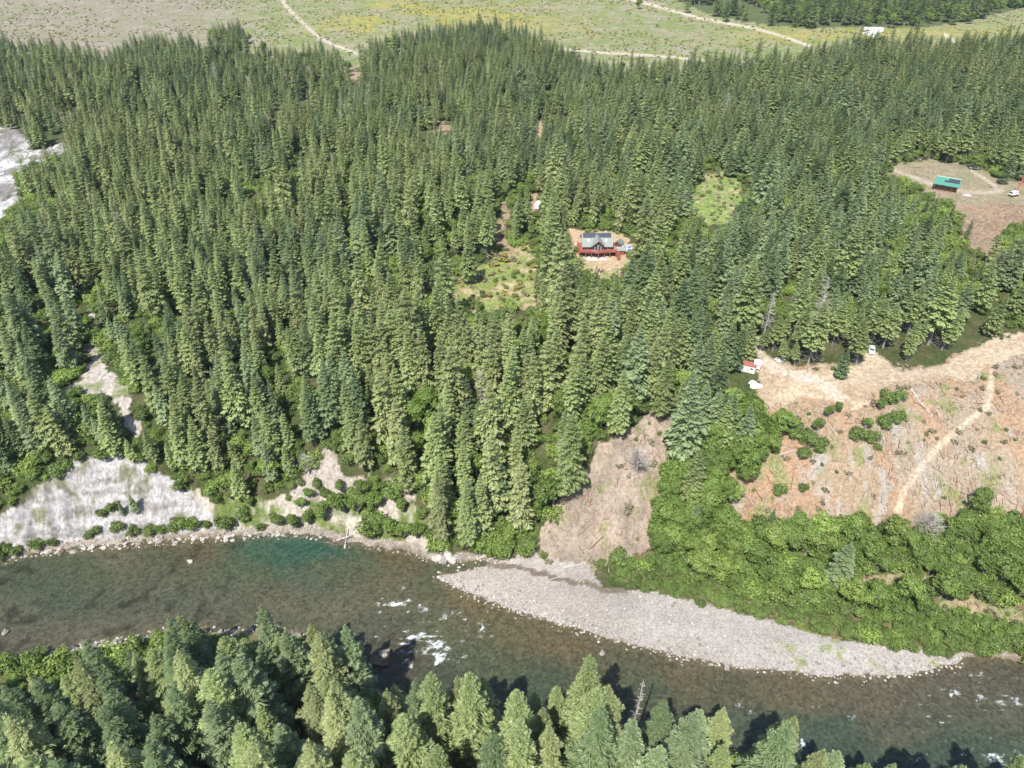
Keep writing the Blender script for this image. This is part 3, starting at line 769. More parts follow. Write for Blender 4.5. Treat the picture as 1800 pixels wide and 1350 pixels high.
ok2 = clear(x, y, z, H * .6, NO_FIR, 1.5) & ~ok & (rng.random(len(x)) < .8)
H = np.where(ok, H, H * .6)
thin &= rng.random(len(x)) < np.where(fbm(x, y, 13, 309) < .40, .30, 1)
thin &= ~look(m_up, px, py) | (rng.random(len(x)) < .8)
H = np.where(rng.random(len(x)) < .10, np.minimum(H * 1.3, 38), H)
keep = (ok | ok2) & thin
pk = rng.random(len(x)); tone = fbm(x, y, 70, 305) + rng.normal(0, .08, len(x))
for i in np.nonzero(keep)[0]:
    glade = 600 < px[i] < 800 and 385 < py[i] < 560
    if glade and pk[i] < .42:
        PL.append((x[i], y[i], z[i], rng.uniform(5, 10), (K_M1, K_M2, K_M3)[int(rng.integers(3))], rng.uniform(0, 6.28), 1.1)); continue
    centre = 700 < px[i] < 1180 and 650 < py[i] < 960
    if centre and pk[i] < .34:
        k = (K_M1, K_M2, K_M3)[int(rng.integers(3))]; h = rng.uniform(8, 14)
    elif pk[i] > (.90 if gapn[i] < .42 else .98) and not left[i]:
        k = (K_M1, K_M3)[int(rng.integers(2))]; h = rng.uniform(7, 12)
    elif rng.random() < .006: k, h = K_S, H[i] * .9
    else:
        h = H[i]
        edge = (585 < py[i] < 655 and 1335 < px[i] < 1720) or (262 < py[i] < 310 and 1540 < px[i] < 1790) or (380 < py[i] < 470 and 740 < px[i] < 980)
        if edge: k = K_F
        else:
            q = rng.random(); t_ = tone[i] + (.09 if px[i] > 1180 else 0) - (.05 if px[i] < 640 else 0) - (.13 if 640 < px[i] < 1180 and py[i] > 330 else 0)  # middle of the frame gets warmer kinds, imitating the brighter light there
            if t_ > .56: k = (K_C, K_A, K_C, K_B)[int(q * 4)]
            elif t_ < .42: k = (K_D, K_A, K_E, K_D)[int(q * 4)]
            else: k = (K_A, K_B, K_E, K_C, K_A)[int(q * 5)]
    PL.append((x[i], y[i], z[i], h, k, rng.uniform(0, 6.28), rng.uniform(.85, 1.2) * (1.12 if px[i] > 1100 else 1.0) * np.interp(y[i], [350, 650], [1, 1.22])))
# 2 wood beyond the field
x, y = mkfir(9.5, 150, 1500, 800, 2300)
z = height(x, y); px, py = proj(x, y, z)
keep = look(m_far, px + rng.normal(0, 14, len(px)), py + rng.normal(2, 5, len(px))) & (py > -60) & (px < 1950) & (fbm(x, y, 60, 311) > .40)
for i in np.nonzero(keep)[0]:
    if rng.random() < .45: k, h = K_M1, rng.uniform(10, 16)
    else: k, h = (K_A, K_B, K_B)[int(rng.integers(3))], rng.uniform(16, 34)
    PL.append((x[i], y[i], z[i], h, k, rng.uniform(0, 6.28), 1.2))
# 3 the stand on the near bank: crowns stop below the line where the river shows
SIL = [(-400,1200),(0,1196),(60,1190),(118,1186),(150,1112),(195,1112),(215,1145),(285,1140),(300,1082),(340,1082),(365,1120),(480,1124),(500,1102),(540,1092),(590,1112),(615,1165),(640,1235),(690,1205),(720,1152),(760,1185),(800,1192),(850,1178),
       (890,1185),(925,1222),(985,1205),(1030,1215),(1090,1205),(1120,1215),(1170,1225),(1220,1222),(1290,1255),(1330,1310),(1365,1270),(1400,1262),(1425,1300),(1470,1322),(1495,1322),(1520,1348),(1600,1352),(1800,1356),(2300,1400)]
sxp = np.array([s[0] for s in SIL]); syp = np.array([s[1] for s in SIL])
FG = []
x, y = mkfir(7.7, -175, 165, 30, 135, .40)
z = height(x, y); px, py = proj(x, y, z)
for i in range(len(x)):
    if z[i] < 2.6 or np.isnan(px[i]): continue
    if y[i] > 118 and px[i] > 200: continue
    want = rng.uniform(28, 43)
    hh = want
    while hh > 11:
        tx, ty = proj(x[i], y[i], z[i] + hh)
        lim = np.interp(tx, sxp, syp)
        if ty > lim - 2: break
        hh -= 1.0
    if hh <= 11 or math.hypot(x[i] - 26.5, y[i] - 82) < 4.5: continue
    tx, ty = proj(x[i], y[i], z[i] + hh)
    if px[i] < 330 and py[i] < 1225: continue      # the leafy bank in front at the upstream end stays open
    q = rng.random(); t_ = fbm(x[i:i+1], y[i:i+1], 25, 330)[0] + rng.normal(0, .1) + np.interp(px[i], [200, 1100], [-.09, .09])  # darker kinds leftwards, paler rightwards: uneven light put into the tree colour
    if t_ > .56: k = (K_I, K_H, K_I)[int(q * 3)]
    elif t_ < .44: k = ((K_J, K_G, K_J) if px[i] < 650 else (K_G, K_J, K_G))[int(q * 3)]
    else: k = (K_H, K_G, K_J, K_H)[int(q * 4)]
    PL.append((x[i], y[i], z[i], hh, k, rng.uniform(0, 6.28), rng.uniform(.9, 1.15)))

def plant_at(kind, x, y, z, h, rz, ws, name, label, cat, group=None):
    key, cm, tm, H0 = KINDS[kind]
    s = h / H0
    o = empty(name, (x, y, z), rz)
    o.scale = (s * ws if kind < NCON else s * ws, s * ws, s)
    tr = link('trunk', tm, None, o)
    cr = link('crown', cm, None, o)
    tag(o, label, cat, group)
    if kind not in KD: KD[kind] = (cr, tr)
    return o

# special trees anyone can point to: (tip px, tip py, ground z guess) -> base from the foot pixel
SPECIAL = [
 (K_B, 1476, 664, 11, 1.45, 'lone small dark fir standing by itself on the bare dirt yard', 'fir'),
 (K_A, 208, 800, 19, 1.15, 'single fir on the pale slope above the white cliff, bare ground around it', 'fir'),
 (K_C, 240, 902, 9, 1.0, 'small pointed fir growing at the foot of the white cliff', 'fir'),
 (K_B, 218, 905, 6, 1.1, 'shorter of two small firs at the foot of the white cliff', 'fir'),
 (K_I, 1465, 1035, 19, 1.3, 'blue-green conifer rising out of the leafy thicket below the cleared slope', 'conifer'),
 (K_B, 1345, 952, 14, 1.0, 'slim dark fir at the lower edge of the cleared slope, tallest of three', 'fir'),
 (K_A, 1370, 958, 12, 1.1, 'middle fir of three at the lower edge of the cleared slope', 'fir'),
 (K_C, 1408, 962, 11, 1.1, 'fir nearest the thicket among three at the lower edge of the cleared slope', 'fir'),
 (K_C, 1300, 800, 20, 1.2, 'grey-green fir on the slope below the red-roofed shed', 'fir'),
 (K_B, 1260, 780, 20, 1.2, 'dark fir beside the maples on the slope below the red-roofed shed', 'fir'),
 (K_H, 998, 880, 34, 1.0, 'very tall broad fir at the upstream edge of the brown slope', 'fir'),
 (K_H, 1085, 770, 26, 1.0, 'broad fir at the top of the brown slope', 'fir'),
 (K_I, 1215, 945, 14, 1.1, 'pointed conifer between maples beside the brown slope', 'conifer'),
 (K_H, 1160, 740, 24, 1.0, 'leaning-crowned fir on the crest over the brown slope', 'fir'),
 (K_H, 825, 965, 27, .8, 'dark fir on the rocky point at the water', 'fir'),
 (K_G, 778, 955, 30, .8, 'tall shaggy fir on the rocky point at the water', 'fir'),
 (K_A, 990, 540, 27, 1.15, 'tall fir just left of the red-decked house', 'fir'),
 (K_B, 1003, 548, 21, 1.0, 'second fir beside the red-decked house, shorter and darker', 'fir'),
 (K_A, 825, 498, 22, 1.15, 'fir at the left edge of the shrubby opening', 'fir'),
 (K_B, 772, 520, 18, 1.0, 'small dark fir left of the shrubby opening', 'fir'),
 (K_B, 1693, 432, 13, 1.0, 'dark fir at the corner of the cabin clearing', 'fir'),
]
for (k, bx, by, h, ws, lb, ct) in SPECIAL:
    X, Y, Z = on_ground(bx, by)
    plant_at(k, X, Y, Z, h, rng.uniform(0, 6.28), ws, 'fir_tree' if ct == 'fir' else 'conifer_tree', lb, ct, None)
# tall tree reaching up in front of the river, and its neighbours
for (k, X, Y, h, ws, lb) in [(K_H, 15.6, 84, 41, .82, 'tallest conifer of the near bank, its pointed top standing out against the river'),
                             (K_I, -56.5, 101, 33, .9, 'grey-blue conifer whose top stands over the upstream shallows'),
                             (K_J, -76, 98, 33, 1.0, 'dark bushy-topped conifer beside the leafy near bank'),
                             (K_I, -37, 97, 33, .9, 'grey-blue conifer on the near bank facing the root wad')]:
    Z = gz_at(X, Y)
    plant_at(k, X, Y, Z, h, 1.0, ws, 'conifer_tree', lb, 'conifer')

PLA = np.array([p[:7] for p in PL])
px, py = proj(PLA[:, 0], PLA[:, 1], PLA[:, 2] + PLA[:, 3] * .85)
d3 = np.sqrt(PLA[:, 0] ** 2 + PLA[:, 1] ** 2 + (PLA[:, 2] + 20 - CAM_H) ** 2)
size = PLA[:, 3] / d3 * np.where((px > -10) & (px < 1810) & (py > -10) & (py < 1348), 1, 0)
con = PLA[:, 4] < NCON
order = np.argsort(-np.where(con, size, -1))
chosen = set(order[:278].tolist())
COLOUR = {K_A: 'mid green', K_B: 'dark green', K_C: 'blue-green', K_D: 'olive green', K_E: 'slender green', K_F: 'bare-stemmed', K_G: 'olive shaggy', K_H: 'fresh green', K_I: 'blue-green', K_J: 'dark shaggy'}
def where_is(X, Y, ax, ay):
    if Y < 120 and ay > 1000:
        if ax < 330: return 'in the near-bank wood, upstream part', 'conifers of the near bank, upstream'
        if ax < 640: return 'in the near-bank wood opposite the root wad', 'conifers of the near bank, by the pool'
        if ax < 960: return 'in the near-bank wood facing the white rapids', 'conifers of the near bank, by the rapids'
        if ax < 1250: return 'in the near-bank wood facing the gravel bar', 'conifers of the near bank, by the bar'
        return 'in the near-bank wood at its downstream end', 'conifers of the near bank, downstream'
    if ax < 260: return 'on the bluff over the white cliff', 'conifers over the white cliff'
    if ax < 560: return 'on the bluff right of the white cliff', 'conifers on the upstream bluff'
    if ax < 760: return 'on the bluff over the pale bank', 'conifers over the pale bank'
    if ax < 1010: return 'on the bluff over the rocky point', 'conifers on the bluff over the point'
    if ax < 1240: return 'on the bluff over the brown slope', 'conifers on the bluff over the brown slope'
    return 'at the plateau edge over the cleared slope', 'conifers over the cleared slope'
broad_i = [i for i in np.argsort(-np.where(~con & (PLA[:, 4] != K_S), size, -1))[:60] if size[i] > 0]
for i in sorted(chosen) + broad_i:
    X, Y, Z, h, k, rz, ws = PLA[i]; k = int(k)
    ph, gp = where_is(X, Y, px[i], py[i])
    if k < NCON:
        plant_at(k, X, Y, Z, h, rz, ws, 'conifer_tree', COLOUR[k] + ' conifer ' + ph, 'conifer', COLOUR[k] + ' ' + gp)
    else:
        c_ = {K_M1: 'rounded green maple', K_M2: 'bright yellow-green maple', K_M3: 'small green alder'}[k]
        plant_at(k, X, Y, Z, h, rz, ws, 'maple_tree' if k != K_M3 else 'alder_tree', c_ + ' ' + ph, 'maple' if k != K_M3 else 'alder', c_ + 's ' + gp.replace('conifers ', ''))
done = chosen | set(broad_i)
rest = [PL[i] for i in range(len(PL)) if i not in done]
NTREE = len(PL)

# ------------------------------------------------------------------ bushes of the banks, each its own; then the thicket
BU = []
def bush(pxx, pyy, h, k, ws, label, group, name='bush', cat='bush'):
    X, Y, Z = on_ground(pxx, pyy)
    plant_at(k, X, Y, Z - .1, h, rng.uniform(0, 6.28), ws, name, label, cat, group)
g1 = 'green bushes along the foot of the white cliff'
for (a, b_, h) in [(5,978,5.5),(30,972,3.4),(68,962,4.2),(95,957,3),(155,945,2.8),(170,935,3.2),(205,932,3.8),(235,940,3.6),(262,938,4.2),(285,935,3.4),(310,930,5),(338,928,5.2),(365,925,3),(200,895,3.6),(182,905,3),(400,925,5.4),(430,912,4.6),(460,930,3)]:
    bush(a, b_, h, (K_U1, K_U2, K_U1)[int(rng.integers(3))], 1.0, 'green bush at the foot of the white cliff', g1)
g2 = 'leafy trees along the far shore by the deep pool'
for (a, b_, h) in [(490,925,6),(515,930,6.5),(545,922,6),(570,915,7.5),(600,900,8.5),(630,905,9),(655,930,8),(685,945,8.5),(710,950,7.5),(735,945,7),(585,895,7),(660,895,8),(640,870,7),(560,862,5),(545,875,4.5),(600,865,5),(670,862,5),(695,868,6),(575,880,5.5),(625,880,6),(705,900,6),(530,895,5),(655,850,4),(440,890,4.5),(410,880,4.5),(380,880,4)]:
    bush(a, b_, h, (K_M3, K_M3, K_U2)[int(rng.integers(3))], 1.15, 'leafy green alder by the pool', g2, 'alder_tree', 'alder')
g3 = 'green bushes on the shore below the rocky point'
for (a, b_, h) in [(870,965,5),(895,972,5.5),(925,968,5),(880,945,6),(910,940,6),(860,975,3),(955,978,2)]:
    bush(a, b_, h, (K_U2, K_M3)[int(rng.integers(2))], 1.2, 'green bush on the shore right of the rocky point', g3)
g4 = 'dark green shrubs on the cleared slope under the dirt yard'
for (a, b_, h) in [(1345,755,5),(1375,740,5),(1395,765,5.5),(1415,775,5),(1435,760,5.5),(1455,735,5),(1470,725,4.6),(1440,790,4.5),(1505,770,4.6),(1520,755,5),(1545,720,5),(1565,705,4.8),(1580,700,4),(1555,750,4.5),(1575,740,4),(1530,775,4),(1410,800,4),(1360,790,4),(1325,780,5)]:
    bush(a, b_, h, (K_U1, K_U1, K_M3)[int(rng.integers(3))], 1.1, 'dark green shrub on the cleared slope under the dirt yard', g4, 'shrub', 'shrub')
g5 = 'leafy bushes at the upstream end of the near bank'
for (a, b_) in [(10,1190),(40,1185),(70,1195),(100,1178),(130,1172),(60,1225),(20,1230),(100,1215),(150,1200),(190,1165),(215,1160),(240,1155),(275,1150),(230,1185),(130,1240),(270,1185),(300,1150),(170,1230),(80,1260),(200,1215)]:
    bush(a, b_, rng.uniform(4, 7), (K_U2, K_M3, K_U3)[int(rng.integers(3))], 1.2, 'leafy bush at the upstream near bank', g5)
for (a, b_, h, lb) in [(1368,868,4,'small shrub low on the cleared slope, standing alone'),(1410,862,3,'little bush on the reddish part of the cleared slope'),(1540,790,2.6,'low bush beside the fallen poles on the cleared slope'),
                       (1470,1030+0,5,'leafy bush beside the blue-green conifer in the thicket')]:
    bush(a, b_, h, K_U1, .9, lb, None, 'shrub', 'shrub')
for (a, b_, h, ws, lb) in [(1712,905,11,1.0,'dark rounded tree on the lower rim of the cleared slope'),(1565,935,7,.9,'small leafy tree on the lower rim of the cleared slope')]:
    bush(a, b_, h, K_M1, ws, lb, None, 'maple_tree', 'maple')
bush(1122, 16, 13, K_M1, 1.3, 'lone dark round tree beside the road in the far field', None, 'maple_tree', 'maple')

THK = []
x, y = mkfir(2.35, -10, 330, 95, 215, .5)
z = height(x, y); px, py = proj(x, y, z)
keep = look(m_T, px, py) & ~look(m_open, px, py) & (~look(m_up, px, py) | (rng.random(len(px)) < .6)) & (z > .5) & ~((px > 1500) & (py > 985) & (py < 1085) & (fbm(x, y, 9, 401) > .66))
for i in np.nonzero(keep)[0]:
    tall = py[i] < 980 and px[i] < 1500 or rng.random() < .22
    if tall and rng.random() < .6: k, h = (K_M1, K_M3, K_M2)[int(rng.choice(3, p=[.45, .4, .15]))], rng.uniform(6, 12)
    else: k, h = (K_U1, K_U2, K_M3, K_U3)[int(rng.choice(4, p=[.35, .35, .22, .08]))], rng.uniform(3, 5.6)
    if px[i] > 1500 and py[i] > 1085: h = min(h, 4.5)
    if py[i] > 1085: h = min(h, 4)
    if inpoly([(1045,1000),(1045,985),(1700,1130),(1760,1160),(1500,1140),(1300,1095),(1100,1040)], px[i:i+1], py[i:i+1])[0]: k, h = K_U1, min(h, 2.6)
    # low bushes under the openings so they stay visible
    THK.append((x[i], y[i], z[i] - .1, h, k, rng.uniform(0, 6.28), rng.uniform(.9, 1.25)))

# understorey inside the forest where ground shows, bright in the centre
UND = []
x, y = mkfir(3.6, -400, 430, 50, 460, .5)
z = height(x, y); px, py = proj(x, y, z)
inJ = look(m_shrj, px, py); inG = look(m_green, px, py); inH = look(m_house, px, py) & ((px > 1112) | (py > 484) | ((py < 412) & (px > 1030))); inE = look(m_brown, px, py); inO = look(m_open, px, py); inC = look(m_cut, px, py) & ~look(m_dirt, px, py)
forest_ok = ~((px > 1270) & (px < 1345) & (py > 600) & (py < 700)) & ~((px > 1320) & (px < 1730) & (py > 560) & (py < 665)) & (z > 1.5) & ~look(NO_FIR, px, py) & (px > -60) & (px < 1860) & (py > 260) & (py < 985)
nearb = (y < 128) & (z > 1.2) & (py > 1100) & ~look(m_riverbar, px, py)
for i in range(len(x)):
    q = rng.random()
    if inJ[i] and q < .36: k, h = (K_U1, K_W1, K_W2)[int(rng.integers(3))], rng.uniform(.9, 2.2)
    elif inH[i] and q < .7: k, h = (K_U1, K_U3, K_U2)[int(rng.integers(3))], rng.uniform(.9, 2.4)
    elif inG[i] and q < .3: k, h = (K_U3, K_U1, K_W2)[int(rng.integers(3))], rng.uniform(.8, 1.8)
    elif inE[i] and q < .28: k, h = (K_W2, K_U1)[int(rng.integers(2))], rng.uniform(.7, 1.6)
    elif inO[i] and q < .5: k, h = (K_W2, K_U1)[int(rng.integers(2))], rng.uniform(.8, 2)
    elif inC[i] and q < .22: k, h = (K_W2, K_W2, K_U1)[int(rng.integers(3))], rng.uniform(.7, 1.5)
    elif nearb[i] and q < .6: k, h = (K_U2, K_U3, K_U1)[int(rng.integers(3))], rng.uniform(1.6, 4.5)
    elif forest_ok[i] and q < (.9 if z[i] < 29 else .58): k, h = (K_U2, K_U3, K_U1)[int(rng.integers(3))], rng.uniform(2.0, 5)
    else: continue
    UND.append((x[i], y[i], z[i] - .05, h, k, rng.uniform(0, 6.28), rng.uniform(.9, 1.3)))
# scrub of the far field
SCR = []
x, y = mkfir(6.0, -800, 900, 640, 1500, .5)
z = height(x, y); px, py = proj(x, y, z)
keep = look(m_field, px, py) & ~look(m_far, px, py) & (px > -60) & (px < 1860) & (py > -30) & (rng.random(len(x)) < .42 * np.clip((fbm(x, y, 45, 345) - .4) * 5, .1, 1))
yb = (px > 520) & (px < 1080) & (py < 70)
for i in np.nonzero(keep)[0]:
    yy = yb[i] or rng.random() < .25
    SCR.append((x[i], y[i], z[i] - .1, rng.uniform(.7, 1.7), K_W1 if yy and rng.random() < .8 else (K_W2 if rng.random() < .45 else K_U3), rng.uniform(0, 6.28), 1.2))

def scatter(name, rows, label, cat):
    """one object: its points carry the plants, by geometry nodes"""
    A_ = np.array(rows)
    me = bpy.data.meshes.new(name); me.vertices.add(len(A_)); me.vertices.foreach_set('co', A_[:, :3].astype(np.float32).ravel())
    sc_ = np.array([r_[3] / KINDS[int(r_[4])][3] for r_ in rows])
    S3 = np.stack([sc_ * A_[:, 6], sc_ * A_[:, 6], sc_], 1)
    a = me.attributes.new('size', 'FLOAT_VECTOR', 'POINT'); a.data.foreach_set('vector', S3.astype(np.float32).ravel())
    a = me.attributes.new('turn', 'FLOAT_VECTOR', 'POINT'); a.data.foreach_set('vector', np.stack([rng.normal(0, .045, len(A_)), rng.normal(0, .045, len(A_)), A_[:, 5]], 1).astype(np.float32).ravel())
    a = me.attributes.new('kindno', 'INT', 'POINT'); a.data.foreach_set('value', A_[:, 4].astype(np.int32))
    o = link(name, me)
    g = bpy.data.node_groups.new(name, 'GeometryNodeTree')
    g.interface.new_socket('Geometry', in_out='INPUT', socket_type='NodeSocketGeometry')
    g.interface.new_socket('Geometry', in_out='OUTPUT', socket_type='NodeSocketGeometry')
    gi = g.nodes.new('NodeGroupInput'); go = g.nodes.new('NodeGroupOutput')
    def attr(nm, dt):
        n = g.nodes.new('GeometryNodeInputNamedAttribute'); n.data_type = dt; n.inputs['Name'].default_value = nm; return n.outputs['Attribute']
    sz, tn, kn = attr('size', 'FLOAT_VECTOR'), attr('turn', 'FLOAT_VECTOR'), attr('kindno', 'INT')
    e2r = g.nodes.new('FunctionNodeEulerToRotation'); g.links.new(tn, e2r.inputs[0])
    jo = g.nodes.new('GeometryNodeJoinGeometry')
    for k in sorted(set(int(v) for v in A_[:, 4])):
        cr, tr = KD[k]
        j = g.nodes.new('GeometryNodeJoinGeometry')
        for ob in (cr, tr):
            oi = g.nodes.new('GeometryNodeObjectInfo'); oi.transform_space = 'ORIGINAL'; oi.inputs['Object'].default_value = ob
            g.links.new(oi.outputs['Geometry'], j.inputs[0])
        cmp_ = g.nodes.new('FunctionNodeCompare'); cmp_.data_type = 'INT'; cmp_.operation = 'EQUAL'
        g.links.new(kn, cmp_.inputs[2]); cmp_.inputs[3].default_value = k
        ip = g.nodes.new('GeometryNodeInstanceOnPoints')
        g.links.new(gi.outputs[0], ip.inputs['Points']); g.links.new(cmp_.outputs[0], ip.inputs['Selection']); g.links.new(j.outputs[0], ip.inputs['Instance'])
        g.links.new(e2r.outputs[0], ip.inputs['Rotation']); g.links.new(sz, ip.inputs['Scale'])
        g.links.new(ip.outputs[0], jo.inputs[0])
    g.links.new(jo.outputs[0], go.inputs[0])
    md = o.modifiers.new('plants', 'NODES'); md.node_group = g
    return tag(o, label, cat, kind='stuff')
# a few marked individuals so that every plant kind exists as a thing first
for (k, a, b_, h, nm, lb, ct) in [(K_U1, 850, 522, 2.0, 'bush', 'low green bush at the near rim of the shrubby opening', 'bush'), (K_U3, 1245, 340, 2.0, 'bush', 'yellow-green bush in the grassy opening of the forest', 'bush'),
                              (K_W1, 905, 480, 1.6, 'broom_bush', 'yellow-flowered broom bush in the shrubby opening', 'bush'), (K_W2, 1235, 385, 1.5, 'dry_bush', 'dry brown bush in the grassy opening of the forest', 'bush'),
                              (K_U2, 1215, 1020, 5, 'bush', 'tall rounded bush at the upstream start of the riverside thicket', 'bush'), (K_M3, 1175, 925, 9, 'alder_tree', 'green alder beside the foot of the brown slope', 'alder'),
                              (K_M2, 480, 845, 10, 'maple_tree', 'bright yellow-green maple at the foot of the bluff forest', 'maple'), (K_M1, 1240, 890, 12, 'maple_tree', 'big rounded maple on the strip between brown slope and cleared slope', 'maple'),
                              (K_S, 690, 760, 16, 'dead_tree', 'grey dead tree standing among the firs over the pale bank', 'dead tree'),
                              (K_F, 1420, 640, 25, 'conifer_tree', 'tall fir with bare grey stem over the white board', 'fir'), (K_D, 120, 800, 20, 'conifer_tree', 'olive green conifer on the rim over the white cliff', 'conifer'),
                              (K_E, 360, 815, 20, 'conifer_tree', 'slender conifer at the top of the bank beside the white cliff', 'conifer')]:
    bush(a, b_, h, k, 1.1, lb, None, nm, ct)
scatter('forest', rest, 'dense conifer forest covering the plateau beyond the river', 'forest')
scatter('thicket', THK, 'bright green leafy thicket between gravel bar and cleared slope', 'thicket')
scatter('undergrowth', UND, 'low green and dry brush on the forest floor and slopes', 'undergrowth')
scatter('field_scrub', SCR, 'yellow broom and low scrub scattered over the far field', 'scrub')


# ------------------------------------------------------------------ built things
class MB:
    def __init__(self): self.v = []; self.f = []
    def add(self, vs, fs):
        n = len(self.v); self.v += [tuple(map(float, p)) for p in vs]; self.f += [tuple(n + i for i in f) for f in fs]; return self
    def box(self, x0, x1, y0, y1, z0, z1):
        return self.add([(x0,y0,z0),(x1,y0,z0),(x1,y1,z0),(x0,y1,z0),(x0,y0,z1),(x1,y0,z1),(x1,y1,z1),(x0,y1,z1)],
                        [(0,3,2,1),(4,5,6,7),(0,1,5,4),(1,2,6,5),(2,3,7,6),(3,0,4,7)])
    def slab(self, quad, t):
        """a plate: top face = quad (counter-clockwise seen from above), thickness t downward"""
        q = [np.array(p, float) for p in quad]; n = len(q)
        return self.add([*q, *[p - np.array((0, 0, t)) for p in q]], [tuple(range(n)), tuple(range(2 * n - 1, n - 1, -1))] + [(i, i + n, (i + 1) % n + n, (i + 1) % n) for i in range(n)])
    def prism(self, prof, y0, y1):
        """profile in x,z pushed along y"""
        n = len(prof)
        return self.add([(p[0], y0, p[1]) for p in prof] + [(p[0], y1, p[1]) for p in prof], [tuple(range(n)), tuple(range(2 * n - 1, n - 1, -1))] + [(i, i + n, (i + 1) % n + n, (i + 1) % n) for i in range(n)])
    def prismx(self, prof, x0, x1):
        n = len(prof)
        return self.add([(x0, p[0], p[1]) for p in prof] + [(x1, p[0], p[1]) for p in prof], [tuple(range(2 * n - 1, n - 1, -1)), tuple(range(n))] + [((i + 1) % n, (i + 1) % n + n, i + n, i) for i in range(n)])
    def bar(self, a, b, r, k=5, r2=None):
        q = tube([a, b], [r, r if r2 is None else r2], k)
        for f in q: self.add(f, [(0, 1, 2, 3)])
        return self
    def build(self, name, mat, parent=None, bev=0):
        me = bpy.data.meshes.new(name); me.from_pydata(self.v, [], self.f); me.update()
        import bmesh
        bm = bmesh.new(); bm.from_mesh(me); bmesh.ops.remove_doubles(bm, verts=bm.verts, dist=1e-4); bmesh.ops.recalc_face_normals(bm, faces=bm.faces)
        if bev: bmesh.ops.bevel(bm, geom=bm.edges[:], offset=bev, segments=2, affect='EDGES')
        bm.to_mesh(me); bm.free()
        return link(name, me, mat, parent)

red_wood = simple('red_stained_wood', (.33, .105, .08), .6, var=.2, sc=3)
dark_log = simple('dark_log_wall', (.16, .07, .045), .7, var=.25, sc=3)
grey_roof = simple('grey_green_metal_roof', (.245, .27, .245), .65, var=.08, sc=1.5)
green_roof = simple('green_metal_roof', (.075, .25, .19), .55, var=.12, sc=1.2)
solar = simple('solar_glass', (.05, .05, .075), .3, var=.2, sc=3, spec=.6)
frame_w = simple('white_metal', (.75, .75, .74), .45, var=.06)
white_p = simple('weathered_white_paint', (.66, .66, .64), .6, var=.12, sc=1.5)
cream = simple('cream_tarp', (.62, .58, .50), .75, var=.12)
glass = simple('window_glass', (.03, .04, .05), .08, var=.1, spec=.7)
stone_p = simple('pale_patio_stone', (.52, .49, .46), .8, var=.22, sc=2)
tyre = simple('tyre_rubber', (.02, .02, .02), .8)
red_roof = simple('red_metal_roof', (.34, .13, .10), .55, var=.15)
crane_red = simple('crane_red_paint', (.45, .12, .07), .5)
rock_m = simple('river_rock', (.30, .275, .25), .85, var=.35, sc=.9, bump=.5)
rock_w = simple('wet_brown_rock', (.13, .095, .07), .6, var=.45, sc=.8, bump=.6)
rock_p = simple('pale_boulder', (.42, .39, .36), .85, var=.25, sc=.9, bump=.5)

# --- house with red decks
hx, hy, hz = on_ground(1049, 449)
HR = R(1)
house = empty('log_house', (hx, hy, hz), HR)
tag(house, 'log house with grey-green roof, pointed glazed gable and red wraparound deck', 'house')
W2, D2 = 6.0, 9.0
MB().box(-W2, W2, 0, D2, -.6, 2.7).build('lower_wall', dark_log, house)
m = MB(); m.prismx([(0, 2.72), (D2, 2.72), (D2, 5.0), (D2 / 2, 8.6), (0, 5.0)], -W2, W2); m.build('upper_wall', dark_log, house)
m = MB()
e = .9
def rz(y): return 5.0 + (8.6 - 5.0) * (y / (D2 / 2))
m.slab([(-W2 - e, -e, rz(-e) + .25), (W2 + e, -e, rz(-e) + .25), (W2 + e, D2 / 2, 8.85), (-W2 - e, D2 / 2, 8.85)], .2)
m.slab([(-W2 - e, D2 / 2, 8.85), (W2 + e, D2 / 2, 8.85), (W2 + e, D2 + e, rz(-e) + .25), (-W2 - e, D2 + e, rz(-e) + .25)], .2)
roof = m.build('roof', grey_roof, house)
m = MB()      # pointed cross gable over the prow
m.slab([(-3.1, -2.0, 4.9), (0, -3.4, 8.3), (0, 3.9, 8.75), (-3.1, 1.0, 5.4)], .2)
m.slab([(0, -3.4, 8.3), (3.1, -2.0, 4.9), (3.1, 1.0, 5.4), (0, 3.9, 8.75)], .2)
m.build('gable_roof', grey_roof, house)
m = MB(); m.add([(-2.7, 0, 2.75), (-2.7, -1.2, 2.75), (0, -2.3, 2.75), (2.7, -1.2, 2.75), (2.7, 0, 2.75), (-2.7, 0, 5.0), (-2.7, -1.2, 5.0), (0, -2.3, 7.8), (2.7, -1.2, 5.0), (2.7, 0, 5.0), (0, 0, 7.8)],
      [(0, 1, 6, 5), (1, 2, 7, 6), (2, 3, 8, 7), (3, 4, 9, 8), (5, 6, 7, 10), (7, 8, 9, 10)]); m.build('gable_wall', dark_log, house)
for s in (-1, 1):
    for i, (a, b_, top) in enumerate([(.12, .45, 6.6), (.55, .92, 5.1)]):
        def pt(t, z): return (s * 2.7 * t, -2.3 + 1.1 * t - .05, z)
        f = MB(); f.add([pt(a, 3.0), pt(b_, 3.0), pt(b_, top - (b_ - a) * 2.4), pt(a, top)], [(0, 1, 2, 3)])
        wo = f.build('window', glass, house)
        g_ = MB()
        for (p, q) in ((pt(a, 3.0), pt(b_, 3.0)), (pt(b_, 3.0), pt(b_, top - (b_ - a) * 2.4)), (pt(b_, top - (b_ - a) * 2.4), pt(a, top)), (pt(a, top), pt(a, 3.0))): g_.bar(p, q, .07, 4)
        g_.build('frame', frame_w, wo)
